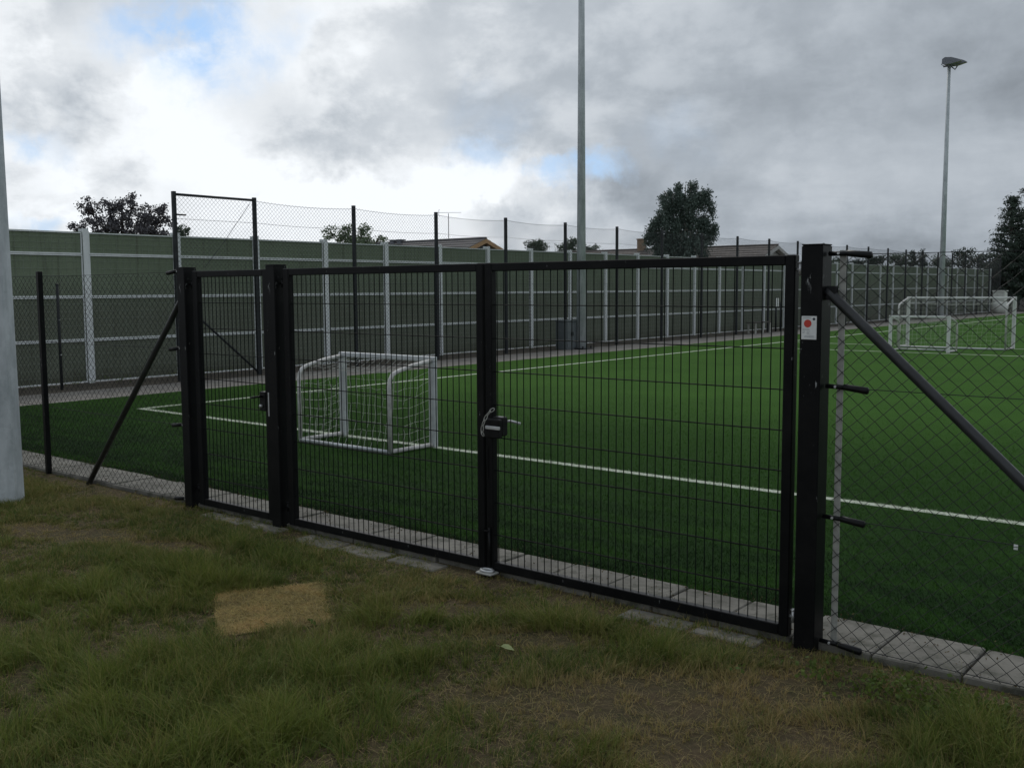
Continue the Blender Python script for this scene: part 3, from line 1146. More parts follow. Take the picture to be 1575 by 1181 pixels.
# ------------------------------------------------------------------ tall ball stop fence in front of the barrier
t = thing('ball_stop_fence', 'tall dark ball stop fence of posts and thin netting along the far touchline', 'fence', (-17.3, 0, 0))
ys = [10.97, 12.82] + [15.52 + 2.69 * k for k in range(22)]
m = MB()
m.bevbox(-0.035, -0.035, -0.1, 0.035, 0.035, 3.64, 0.004)
p0 = m.build('post', M_FPOST, t)
p0.location = (0, ys[0], 0)
for y in ys[1:]:
    copy_part(p0, t, (0, y, 0))


def rot90(V):
    return np.stack([V[:, 1], V[:, 0], V[:, 2]], -1)


V, Q = chainlink(1.85, 3.55, 0.045, 0.0023, 0.02, 0.001, 9)
o = npmesh('net_panel', rot90(V), Q[:, ::-1], M_FNET, t)
o.location = (0.045, ys[0], 0)
V, Q = chainlink(2.69, 3.56, 0.045, 0.0023, 0.02, 0.001, 10, 0.05)
n0 = npmesh('net_panel', rot90(V), Q[:, ::-1], M_FNET, t)
n0.location = (0.045, ys[1], 0)
for y in ys[2:-1]:
    copy_part(n0, t, (0.045, y, 0))
m = MB()
m.tube([(0.0, 0.04, 3.585), (0.0, 1.81, 3.585)], 0.026, 10)
o = m.build('top_tube', M_FPOST, t, True)
o.location = (0, ys[0], 0)
m = MB()
m.tube([(0.02, 0.03, 1.58), (0.02, 1.82, 0.06)], 0.022, 10)
o = m.build('strut', M_FPOST, t, True)
o.location = (0, ys[0], 0)
m = MB()
m.tube([(0.05, 1.70, 3.50), (0.05, 1.05, 2.70), (0.05, 0.60, 2.2)], 0.005, 6)
o = m.build('stay_wire', M_FNET, t)
o.location = (0, ys[0], 0)
for z, sg in ((3.56, 0.05), (3.12, 0.03), (1.9, 0.02)):
    pts = []
    for a, b in zip(ys[:-1], ys[1:]):
        for k in range(6):
            f = k / 6
            pts.append((0.05, a + (b - a) * f, z - sg * 4 * f * (1 - f) * (0 if a < 11 else 1)))
    pts.append((0.05, ys[-1], z))
    m = MB()
    m.tube(pts, 0.0035, 5)
    m.build('line_wire', M_FNET, t)
m = MB()
for z in (0.7, 1.9, 3.2):
    m.tube([(0.03, ys[0] + 0.02, z), (0.05, ys[0] + 0.22, z)], 0.016, 8)
m.build('wire_tensioner', M_FPOST, t)

# the low fence that takes over from it at the left
t = thing('chain_link_fence', 'low dark chain link fence standing before the barrier at far left', 'fence', (-17.5, 0, 0))
for y in (8.72, 6.2, 4.7):
    m = MB()
    m.tube([(0, y, -0.1), (0, y, 1.86)], 0.026, 10)
    o = m.build('post', M_FPOST, t, True)
    m = MB()
    m.lathe([(0.028, 0), (0.024, 0.02), (0.008, 0.03)], (0, y, 1.86), 10)
    m.build('post_cap', M_FPOST, o, True)
    for z in (1.25, 0.63):
        m = MB()
        m.tube([(0.02, y, z), (0.034, y, z)], 0.012, 8)
        m.build('clip', M_ZINC, o, True)
V, Q = chainlink(6.2, 1.80, 0.044, 0.0014, 0.02, 0.001, 12)
o = npmesh('wire_mesh', rot90(V), Q[:, ::-1], M_CHAIN, t)
o.location = (0.04, 4.72, 0)


# ------------------------------------------------------------------ masts
def oct_shaft(m_, h, r_b, r_t, n=8, ph=0.3):
    m_.tube([(0, 0, 0), (0, 0, h)], r_b, n, rs=[r_b, r_t], phase=ph)


t = thing('floodlight_mast', 'thick galvanised mast at the left picture edge, standing in the grass outside the fence', 'mast', (-8.585, 3.74, 0), 'galvanised floodlight masts')
m = MB()
oct_shaft(m, 13.5, 0.158, 0.07, 8, 0.1)
m.build('shaft', M_MAST, t)
m = MB()
m.bevbox(0.13, -0.10, 0.9, 0.152, 0.02, 1.45, 0.006) if False else m.bevbox(-0.05, -0.160, 0.75, 0.05, -0.146, 1.20, 0.005)
m.build('service_door', M_MAST, t)

t = thing('floodlight_mast', 'tall galvanised mast behind the double gate, rising out of the picture top beside the cabinet', 'mast', (-16.85, 23.75, 0.01), 'galvanised floodlight masts')
m = MB()
oct_shaft(m, 14.2, 0.142, 0.062, 16)
m.build('shaft', M_MAST, t, True)
m = MB()
m.bevbox(-0.26, -0.26, 0, 0.26, 0.26, 0.03, 0.008)
bp = m.build('base_plate', M_BLACK, t)
for sx in (-0.2, 0.2):
    for sy in (-0.2, 0.2):
        m = MB()
        m.tube([(sx, sy, 0.03), (sx, sy, 0.09)], 0.02, 6)
        m.build('anchor_bolt', M_BLACK, bp)


def lamp_head(t, z):
    m_ = MB()
    m_.tube([(-0.30, 0.0, z + 0.02), (0.30, 0.0, z + 0.02)], 0.05, 8)
    m_.tube([(0, 0, z - 0.05), (0, 0, z + 0.06)], 0.075, 12)
    br_ = m_.build('bracket', M_DLAMP, t, True)
    for sx in (-1, 1):
        m_ = MB()
        # wedge shaped asymmetrical floodlight: deep gear box, long tapering hood with a glass underside
        x0 = -0.10 if sx < 0 else 0.02
        sec = [(-0.16, 0.02, 0.26), (-0.02, -0.04, 0.34), (0.32, -0.05, 0.30), (0.66, 0.02, 0.17), (0.80, 0.05, 0.09)]
        base = len(m_.v)
        for (xx, zl, zh) in sec:
            hw = 0.20 if xx < 0.6 else 0.15
            for (yy, zz) in ((-hw, zl), (hw, zl), (hw * 0.8, zh), (-hw * 0.8, zh)):
                m_.v.append((xx + x0, yy + sx * 0.24, zz + z + 0.08))
        for i in range(len(sec) - 1):
            for k in range(4):
                j = (k + 1) % 4
                m_.f.append([base + i * 4 + k, base + i * 4 + j, base + i * 4 + 4 + j, base + i * 4 + 4 + k])
                m_.m.append(1 if (k == 0 and 0 < i) else 0)
        m_.f.append([base + 3, base + 2, base + 1, base])
        e = base + 4 * (len(sec) - 1)
        m_.f.append([e, e + 1, e + 2, e + 3])
        m_.m += [0, 0]
        # stirrup
        m_.tube([(x0 + 0.05, sx * 0.24, z - 0.02), (x0 + 0.22, sx * 0.24, z - 0.17), (x0 + 0.32, sx * 0.24, z - 0.03), (x0 + 0.30, sx * 0.24, z + 0.08)], 0.035, 6)
        m_.tube([(x0 - 0.14, sx * 0.14, z + 0.30), (x0 - 0.26, sx * 0.14, z + 0.10), (x0 - 0.10, sx * 0.14, z + 0.0)], 0.022, 6)
        h_ = m_.build('floodlight', [M_DLAMP, M_LAMPGLASS], t)


t = thing('floodlight_mast', 'slim galvanised mast with a floodlight head beyond the goals at right', 'mast', (-16.9, 58.0, 0.01), 'galvanised floodlight masts')
m = MB()
oct_shaft(m, 13.55, 0.165, 0.085, 16)
m.build('shaft', M_MAST, t, True)
lamp_head(t, 13.55)

# grey cabinet by the middle mast
t = thing('electrical_cabinet', 'grey steel cabinet standing beside the tall mast before the barrier', 'cabinet', (-17.12, 23.38, 0.01))
m = MB()
m.bevbox(-0.2, -0.24, 0.0, 0.2, 0.24, 0.80, 0.012)
m.build('body', M_CAB, t)
m = MB()
m.bevbox(-0.22, -0.26, 0.801, 0.22, 0.26, 0.84, 0.01)
m.build('lid', M_CAB, t)
for (a, b) in ((-0.22, -0.008), (0.008, 0.22)):
    m = MB()
    m.bevbox(0.2005, a, 0.06, 0.214, b, 0.77, 0.004)
    d_ = m.build('door', M_CAB, t)
    m = MB()
    m.box(0.2145, (b - 0.04) if a < -0.1 else (a + 0.02), 0.40, 0.228, (b - 0.02) if a < -0.1 else (a + 0.04), 0.50)
    m.build('handle', M_BLACK, d_)

# bench and notice post further along
t = thing('bench', 'small dark bench with pale legs against the barrier, seen through the right gate leaf', 'bench', (-17.05, 35.75, 0.01))
m = MB()
for k in range(3):
    m.bevbox(-0.18 + k * 0.13, -0.75, 0.40, -0.18 + k * 0.13 + 0.11, 0.75, 0.43, 0.005)
m.build('seat', M_DWOOD, t)
for yy in (-0.62, 0.0, 0.62):
    for xx in (-0.16, 0.12):
        m = MB()
        m.bevbox(xx, yy - 0.03, 0, xx + 0.05, yy + 0.03, 0.399, 0.004)
        m.build('leg', M_BAR, t)
t = thing('notice_post', 'short dark post carrying two narrow white strips, right of the far bench', 'sign', (-17.2, 37.55, 0.01))
m = MB()
m.tube([(0, 0, 0), (0, 0, 1.34)], 0.035, 10)
m.build('post', M_FPOST, t, True)
for yy in (-0.06, 0.10):
    m = MB()
    m.box(0.036, yy - 0.04, 0.95, 0.046, yy + 0.04, 1.32)
    m.build('board', M_SIGN, t)
m = MB()
m.tube([(0, 0.42, 0), (0, 0.42, 1.15)], 0.03, 10)
m.tube([(0, 0.03, 1.1), (0, 0.42, 1.1)], 0.02, 8)
m.build('side_post', M_FPOST, t, True)

TANK = at(1537, 482, 72)
TANK = (TANK.x, TANK.y, 0.012)
# pale hopper topped tank behind the big goal
t = thing('storage_tank', 'pale rounded tank with a square lidded top behind the larger goal', 'tank', TANK)
m = MB()
m.lathe([(0.2, 0.0), (0.38, 0.06), (0.50, 0.25), (0.53, 0.45), (0.48, 0.66), (0.36, 0.80)], (0, 0, 0), 20)
m.build('body', M_PALE, t, True)
m = MB()
m.bevbox(-0.36, -0.36, 0.78, 0.36, 0.36, 1.40, 0.02)
m.build('hopper', M_PALE, t)
m = MB()
m.bevbox(-0.40, -0.40, 1.401, 0.40, 0.40, 1.46, 0.01)
m.build('lid', M_PALE, t)


# ------------------------------------------------------------------ houses beyond the barrier
def house(label, apex, length, half, slope, wall_m, roof_m, gable_m, trim_m):
    """ridge runs from the apex towards -X; gable faces +X"""
    t_ = thing('house', label, 'house', (apex[0], apex[1], 0))
    H_ = apex[2]
    ze = H_ - half * slope
    m_ = MB()
    m_.box(-length, -half + 0.5, 0, -0.35, half - 0.5, ze - 0.05)
    m_.build('wall', wall_m, t_)
    m_ = MB()
    w = half - 0.5
    zt = H_ - 0.22
    for xx in (-0.36, -0.345):
        pass
    m_.quadbox([(-0.46, -w, ze - 0.049), (-0.345, -w, ze - 0.049), (-0.345, w, ze - 0.049), (-0.46, w, ze - 0.049),
                (-0.46, -0.02, zt), (-0.345, -0.02, zt), (-0.345, 0.02, zt), (-0.46, 0.02, zt)])
    k = 0
    zz = ze
    g_ = m_.build('gable', gable_m, t_)
    m_ = MB()
    for s_ in (-1, 1):
        y_e = s_ * half
        a, b = (-length - 0.3, 0, H_), (0, 0, H_)
        c, d = (0, y_e, ze), (-length - 0.3, y_e, ze)
        th = 0.14
        q = [a, b, c, d] if s_ < 0 else [d, c, b, a]
        m_.quadbox([(p[0], p[1], p[2] - th) for p in q] + q)
        # tile courses as small steps
        ncs = 11
        for i in range(ncs):
            f0, f1 = i / ncs, (i + 1) / ncs
            y0_, y1_ = y_e * f0 * 0.999, y_e * f1
            z0_, z1_ = H_ - abs(y0_) * slope + 0.008, H_ - abs(y1_) * slope + 0.035
            p = [(-length - 0.32, y0_, z0_), (0.0, y0_, z0_), (0.0, y1_, z1_), (-length - 0.32, y1_, z1_)]
            if s_ > 0:
                p = p[::-1]
            m_.face(p)
    m_.tube([(-length - 0.3, 0, H_ + 0.03), (0.0, 0, H_ + 0.03)], 0.07, 8)
    rf = m_.build('roof', roof_m, t_)
    m_ = MB()
    for s_ in (-1, 1):
        y_e = s_ * half
        q = [(0.001, 0.0, H_ - 0.21), (0.03, 0.0, H_ - 0.21), (0.03, y_e, ze - 0.21), (0.001, y_e, ze - 0.21),
             (0.001, 0.0, H_ + 0.0), (0.03, 0.0, H_ + 0.0), (0.03, y_e, ze), (0.001, y_e, ze)]
        m_.quadbox(q)
        # boarded soffit under the overhang
        m_.quadbox([(-0.34, 0.0, H_ - 0.165), (0.0, 0.0, H_ - 0.165), (0.0, y_e, ze - 0.165), (-0.34, y_e, ze - 0.165),
                    (-0.34, 0.0, H_ - 0.145), (0.0, 0.0, H_ - 0.145), (0.0, y_e, ze - 0.145), (-0.34, y_e, ze - 0.145)])
    m_.build('bargeboard', trim_m, t_)
    return t_, rf


t, rf = house('low house with a grey tiled roof and honey timber gable, an aerial on its ridge', (-33.0, 38.35, 4.24), 11.0, 4.2, 0.37, M_BRICK, M_ROOF1, M_CAB, M_WOODG)
for xx in (-6.6, -6.05):
    m = MB()
    m.bevbox(xx - 0.14, -0.16, 3.9, xx + 0.14, 0.16, 4.36, 0.01)
    m.bevbox(xx - 0.19, -0.21, 4.361, xx + 0.19, 0.21, 4.42, 0.01)
    m.build('chimney', M_DLAMP, rf)
# TV aerial
ae = MB()
za = 4.2
px_ = -2.55
ae.tube([(px_, 0, za), (px_, 0, za + 1.42)], 0.018, 8)
dirv = rt.copy()
dirv.z = 0
dirv.normalize()
dv = Vector((dirv.x, dirv.y, 0))
pv = Vector((-dv.y, dv.x, 0))
top = Vector((px_, 0, za + 1.46))
ae.tube([top - dv * 0.55, top + dv * 0.66], 0.010, 6)
for k in range(9):
    c = top - dv * 0.45 + dv * (k * 0.13)
    ln_ = 0.30 - 0.018 * k
    ae.tube([c - pv * ln_, c + pv * ln_], 0.005, 5)
for s_ in (-1, 1):
    for k in range(3):
        z_ = s_ * (0.04 + 0.05 * k)
        c = top - dv * (0.52 - 0.02 * k) + Vector((0, 0, z_))
        ae.tube([c - pv * 0.25, c + pv * 0.25], 0.005, 5)
    ae.tube([top - dv * 0.52, top - dv * 0.46 + Vector((0, 0, s_ * 0.16))], 0.006, 5)
ae.build('aerial', M_DLAMP, rf)

t, rf = house('long low house with a brown tiled roof and pale gable behind the birch', (-26.0, 56.9, 4.24), 24.0, 4.6, 0.36, M_BRICK, M_ROOF2, M_PLASTER, M_PLASTER)
m = MB()
m.bevbox(-9.75, -0.22, 3.9, -9.3, 0.22, 4.90, 0.01)
m.bevbox(-9.79, -0.26, 4.901, -9.26, 0.26, 4.97, 0.01)
m.build('chimney', M_BRICK, rf)


# ------------------------------------------------------------------ trees
def leaves(name, C_, n_per, spread, size, m_, parent, seed, droop=0.0, aspect=0.6, up=0.0):
    """leaf sized faces scattered round clump centres C_ (N x 3)"""
    rg = np.random.default_rng(seed)
    C_ = np.asarray(C_, float)
    N = len(C_) * n_per
    P = np.repeat(C_, n_per, 0)
    ct = np.repeat(rg.random(len(C_)), n_per)
    g_ = rg.normal(0, 1, (N, 3)) * np.array(spread)
    if droop:
        g_[:, 2] -= np.abs(rg.normal(0, droop, N))
    P = P + g_
    a = rg.normal(0, 1, (N, 3))
    a[:, 2] -= droop * 3
    a[:, 2] += up
    a /= np.linalg.norm(a, axis=1, keepdims=True)
    b = rg.normal(0, 1, (N, 3))
    b -= a * (a * b).sum(1, keepdims=True)
    b /= np.linalg.norm(b, axis=1, keepdims=True)
    s_ = size * rg.uniform(0.6, 1.35, (N, 1))
    V_ = np.stack([P - a * s_ * 0.5, P + b * s_ * aspect * 0.5, P + a * s_ * 0.5, P - b * s_ * aspect * 0.5], 1).reshape(-1, 3)
    Q_ = np.arange(N * 4).reshape(-1, 4)
    tint = np.repeat(np.clip(ct * 0.6 + rg.random(N) * 0.4, 0, 1), 4)
    return npmesh(name, V_, Q_, m_, parent, {'tint': tint})


def tree(label, dist, blobs, base_px, leaf_m, bark_m, n_clump, n_per, size, spread, seed, group=None, droop=0.0, name='tree', trunk_r=0.16, cat='tree', aspect=0.6, depth=1.0):
    """blobs: crown lobes as (px, py, rx_px, ry_px) seen from the gate, made round in depth"""
    rg = np.random.default_rng(seed)
    b = at(base_px[0], base_px[1], dist)
    t_ = thing(name, label, cat, (b.x, b.y, 0), group)
    vd = Vector((b.x, b.y, 0)).normalized()
    rv = Vector((vd.y, -vd.x, 0))
    px_m = F_PX / (dist / math.cos(math.atan2(abs(base_px[0] - CX), F_PX)))
    px_m = F_PX / (Vector((b.x, b.y, 0)).dot(Vector((fw.x, fw.y, 0)).normalized()))
    C_, ends = [], []
    tot = sum(x[2] * x[3] for x in blobs)
    for (px, py, rx, ry) in blobs:
        c = at(px, py, dist)
        loc = Vector((c.x - b.x, c.y - b.y, c.z))
        k = max(3, int(n_clump * rx * ry / tot))
        q = rg.normal(0, 1, (k, 3))
        q /= np.linalg.norm(q, axis=1, keepdims=True)
        q *= (rg.random((k, 1)) ** 0.45)
        R_x, R_z = rx / px_m, ry / px_m
        R_y = R_x * depth
        for w in q:
            p = loc + rv * (w[0] * R_x) + vd * (w[1] * R_y) + Vector((0, 0, w[2] * R_z))
            C_.append(tuple(p))
        ends.append((loc, R_x))
    m_ = MB()
    ztop = max(e[0].z for e in ends)
    zlo = min(e[0].z for e in ends)
    fork = Vector((0, 0, max(0.5, zlo * 0.62)))
    m_.tube([(0, 0, -0.1), (0.02, 0.03, fork.z * 0.5), fork, (0.06, 0.02, (fork.z + ztop) / 2), (0.0, 0.05, ztop)], trunk_r, 9, rs=[trunk_r * 1.25, trunk_r, trunk_r * 0.85, trunk_r * 0.5, trunk_r * 0.12])
    lim = random.Random(seed)
    for (e, R_) in ends:
        z_ = lim.uniform(0.0, 0.6)
        st = fork.lerp(Vector((0.03, 0.03, ztop)), z_ * 0.6)
        mid = st.lerp(e, 0.5) + Vector((lim.uniform(-.1, .1), lim.uniform(-.1, .1), 0.12))
        m_.tube([st, mid, e], 0.05, 6, rs=[trunk_r * 0.42, trunk_r * 0.26, trunk_r * 0.1])
        for k in range(3):
            q = e + Vector((lim.uniform(-1, 1), lim.uniform(-1, 1), lim.uniform(-0.4, 0.9))) * R_ * 0.8
            m_.tube([mid.lerp(e, 0.6), e.lerp(q, 0.5) + Vector((0, 0, 0.05)), q], 0.02, 5, rs=[trunk_r * 0.16, trunk_r * 0.1, trunk_r * 0.03])
    m_.build('trunk', bark_m, t_, True)
    leaves('crown', C_, n_per, (spread, spread, spread * 0.8), size, leaf_m, t_, seed + 1, droop, aspect)
    return t_


tree('purple leaved tree spreading above the barrier at left', 40,
     [(118, 350, 14, 10), (133, 318, 18, 11), (150, 335, 20, 14), (165, 315, 18, 12), (186, 312, 14, 10), (180, 345, 30, 20), (205, 312, 10, 14), (215, 330, 22, 16), (236, 325, 20, 13), (240, 348, 22, 16), (255, 335, 9, 9), (205, 360, 50, 18), (150, 362, 26, 12)],
     (190, 440), L_PURPLE, M_BARK, 150, 66, 0.085, 0.088, 21, trunk_r=0.14, aspect=0.7)
tree('bushy bright green tree above the barrier, left of the timber gabled house', 45,
     [(508, 358, 9, 12), (520, 365, 14, 10), (533, 352, 9, 8), (540, 368, 16, 10), (560, 356, 12, 9), (567, 368, 14, 10), (587, 365, 7, 8), (548, 380, 40, 12)],
     (545, 440), L_BRIGHT, M_BARK, 95, 46, 0.09, 0.10, 22, trunk_r=0.12)
tree('tall weeping birch with a broad drooping crown behind the brown roof', 62,
     [(1024, 296, 11, 8), (1046, 288, 9, 7), (1062, 284, 10, 7), (1084, 296, 12, 8), (1094, 312, 6, 10), (1030, 312, 20, 12), (1060, 306, 24, 14), (1016, 334, 14, 12), (1042, 338, 26, 16), (1076, 336, 20, 16),
      (1006, 352, 9, 9), (997, 362, 7, 10), (1030, 366, 26, 14), (1066, 366, 26, 14), (1093, 352, 8, 14), (1012, 378, 12, 8), (1050, 392, 40, 14)],
     (1052, 440), L_BIRCH, M_BIRCHBARK, 230, 170, 0.13, 0.125, 23, droop=0.40, trunk_r=0.17, aspect=0.55, depth=0.8)
tree('small round tree peeping over the barrier right of the timber gabled house', 80, [(818, 378, 12, 7), (832, 376, 12, 8), (826, 388, 18, 10)], (826, 440), L_MID, M_BARK, 50, 40, 0.16, 0.16, 24, trunk_r=0.12)
tree('small tree just left of the tall middle mast, above the barrier', 80, [(868, 380, 9, 8), (880, 376, 9, 10), (874, 390, 16, 10)], (875, 440), L_MID, M_BARK, 50, 40, 0.16, 0.16, 25, trunk_r=0.12)
tree('low bushy tree just right of the tall middle mast, above the barrier', 80, [(900, 386, 9, 6), (911, 385, 8, 6), (905, 393, 15, 8)], (905, 440), L_MID, M_BARK, 40, 40, 0.16, 0.16, 26, trunk_r=0.12)
tree('thin leafy sapling showing above the barrier by the first tall fence post', 38, [(277, 352, 5, 9), (285, 356, 6, 9), (281, 366, 8, 8)], (281, 440), L_MID, M_BARK, 22, 30, 0.08, 0.06, 27, trunk_r=0.06)

# the dark pine at the right edge
def pine(label, dist, px, ztop_px, width_px, seed, shape, group=None, tr=0.2):
    rg = np.random.default_rng(seed)
    b = at(px, 440, dist)
    t_ = thing('pine_tree', label, 'tree', (b.x, b.y, 0), group)
    zt = at(px, ztop_px, dist).z
    sc = dist / F_PX / math.cos(math.atan2(px - CX, F_PX))
    sc = Vector((b.x, b.y, 0)).dot(Vector((fw.x, fw.y, 0)).normalized()) / F_PX
    Rm = width_px * sc
    m_ = MB()
    m_.tube([(0, 0, -0.1), (0.05, 0, zt * 0.5), (0, 0.03, zt)], tr, 9, rs=[tr, tr * 0.6, 0.02])
    C_ = []
    z_ = 1.0
    while z_ < zt - 0.05:
        f = (zt - z_) / zt
        R_ = Rm * shape(f)
        nb = int(5 + 5 * f)
        for k in range(nb):
            a = rg.uniform(0, 2 * PI)
            r_ = R_ * rg.uniform(0.45, 1.12)
            e = Vector((math.cos(a) * r_, math.sin(a) * r_, z_ + r_ * rg.uniform(-0.05, 0.28)))
            m_.tube([(0, 0, z_ - 0.1), e * 0.55 + Vector((0, 0, z_ * 0.45 - 0.05)), e], 0.03, 5, rs=[0.05, 0.03, 0.01])
            nn = max(2, int(r_ / 0.22))
            for i in range(nn):
                ff = (i + 1) / nn
                p = Vector((0, 0, z_ - 0.05)).lerp(e, 0.25 + 0.75 * ff)
                C_.append((p.x + rg.normal(0, .1), p.y + rg.normal(0, .1), p.z + rg.normal(0, .06)))
        z_ += 0.20 + 0.22 * f
    m_.build('trunk', M_BARK, t_, True)
    leaves('crown', C_, 24, (0.15, 0.15, 0.08), 0.22, L_DARK, t_, seed + 5, 0.0, 0.28, up=0.4)
    return t_


pine('tall dark pine cut by the right picture edge', 80, 1592, 268, 82, 31, lambda f: min(1.0, 0.06 + 0.95 * f ** 0.8))
pine('shorter dark pine leaning out left of the tallest pine at right', 78, 1552, 303, 46, 32, lambda f: min(1.0, 0.10 + 1.15 * f ** 0.9))

# low trees and bushes beyond the far corner
for (lab, px, blobs, lm, d, sd_) in [
    ('small low bush farthest left in the row beyond the far corner', 1290, [(1288, 402, 8, 5), (1296, 403, 7, 5), (1290, 409, 14, 6)], L_MID, 95, 41),
    ('low bush second from the left beyond the far corner', 1318, [(1316, 405, 8, 4), (1324, 405, 8, 4), (1318, 411, 14, 6)], L_DARK, 95, 42),
    ('wide rounded bush left of the dark cypress pair', 1350, [(1342, 402, 10, 6), (1356, 401, 11, 7), (1350, 409, 18, 7)], L_DARK, 96, 43),
    ('dense round bush touching the cypress pair on its left', 1382, [(1376, 398, 9, 7), (1388, 398, 10, 8), (1382, 408, 16, 9)], L_MID, 97, 44),
    ('open feathery tree between the far mast and the pines', 1482, [(1472, 388, 8, 5), (1490, 387, 10, 5), (1480, 396, 15, 7), (1500, 396, 12, 7), (1484, 408, 24, 9)], L_DARK, 90, 46),
    ('dark bush under the pines, next to the feathery tree', 1520, [(1512, 400, 14, 8), (1530, 398, 14, 8), (1520, 410, 26, 9)], L_DARK, 88, 47),
    ('low bush right of the cypress pair, behind the far mast', 1448, [(1440, 402, 9, 7), (1454, 404, 9, 6), (1448, 411, 16, 7)], L_MID, 96, 48),
]:
    tree(lab, d, blobs, (px, 440), lm, M_BARK, 46, 36, 0.17, 0.17, sd_, 'bushes and trees beyond the far corner', trunk_r=0.1, cat='bush', name='bush')
for (lab, px, tp, sd_) in [('dark columnar cypress, left and broader of the pair beyond the far corner', 1405, 384, 51), ('dark columnar cypress, right and slimmer of the pair beyond the far corner', 1419, 386, 52)]:
    bl = [(px, tp + 4, 3.5, 5), (px, tp + 11, 6, 7), (px, tp + 20, 7.5, 9), (px, tp + 30, 8, 10), (px, tp + 40, 8, 10)]
    tree(lab, 98, bl, (px, 440), L_DARK, M_BARK, 60, 40, 0.15, 0.13, sd_, 'cypresses beyond the far corner', trunk_r=0.08, cat='tree', name='cypress')


# ------------------------------------------------------------------ grass, straw, leaves
MATQ = np.array([(-4.93, 3.30), (-4.60, 3.82), (-4.00, 3.38), (-4.30, 2.87)])      # corners of the straw patch


def in_patch(x, y, grow=0.0):
    c = MATQ.mean(0)
    q = c + (MATQ - c) * (1 + grow)
    s_ = np.ones_like(x, bool)
    for i in range(4):
        a, b = q[i], q[(i + 1) % 4]
        s_ &= ((b[0] - a[0]) * (y - a[1]) - (b[1] - a[1]) * (x - a[0])) <= 0
    return s_


def ell(x, y, cx_, cy_, rx, ry, rot=0.0):
    c, s_ = math.cos(rot), math.sin(rot)
    u, v = (x - cx_) * c + (y - cy_) * s_, -(x - cx_) * s_ + (y - cy_) * c
    return np.exp(-((u / rx) ** 2 + (v / ry) ** 2))


def blades(x, y, h, w, lean, tint, dry, z0, seed, segs=3, la=None):
    rg = np.random.default_rng(seed)
    N = len(x)
    az = rg.uniform(0, 2 * PI, N)
    la = rg.uniform(0, 2 * PI, N) if la is None else la
    lx, ly = np.cos(la) * lean * h, np.sin(la) * lean * h
    V_, A1, A2 = [], [], []
    for i in range(segs + 1):
        f = i / segs
        wx = w * (1 - f * 0.85) * 0.5
        cx_, cy_ = x + lx * f ** 1.8, y + ly * f ** 1.8
        cz_ = z0 + h * (f - 0.35 * lean * f * f * 0.8)
        V_.append(np.stack([cx_ - np.cos(az) * wx, cy_ - np.sin(az) * wx, cz_], -1))
        V_.append(np.stack([cx_ + np.cos(az) * wx, cy_ + np.sin(az) * wx, cz_], -1))
    V_ = np.stack(V_, 1)
    nv = 2 * (segs + 1)
    off = (np.arange(N) * nv)[:, None]
    Q_ = np.concatenate([off + np.array([[2 * i, 2 * i + 1, 2 * i + 3, 2 * i + 2]]) for i in range(segs)])
    return V_.reshape(-1, 3), Q_, np.repeat(tint, nv), np.repeat(dry, nv)


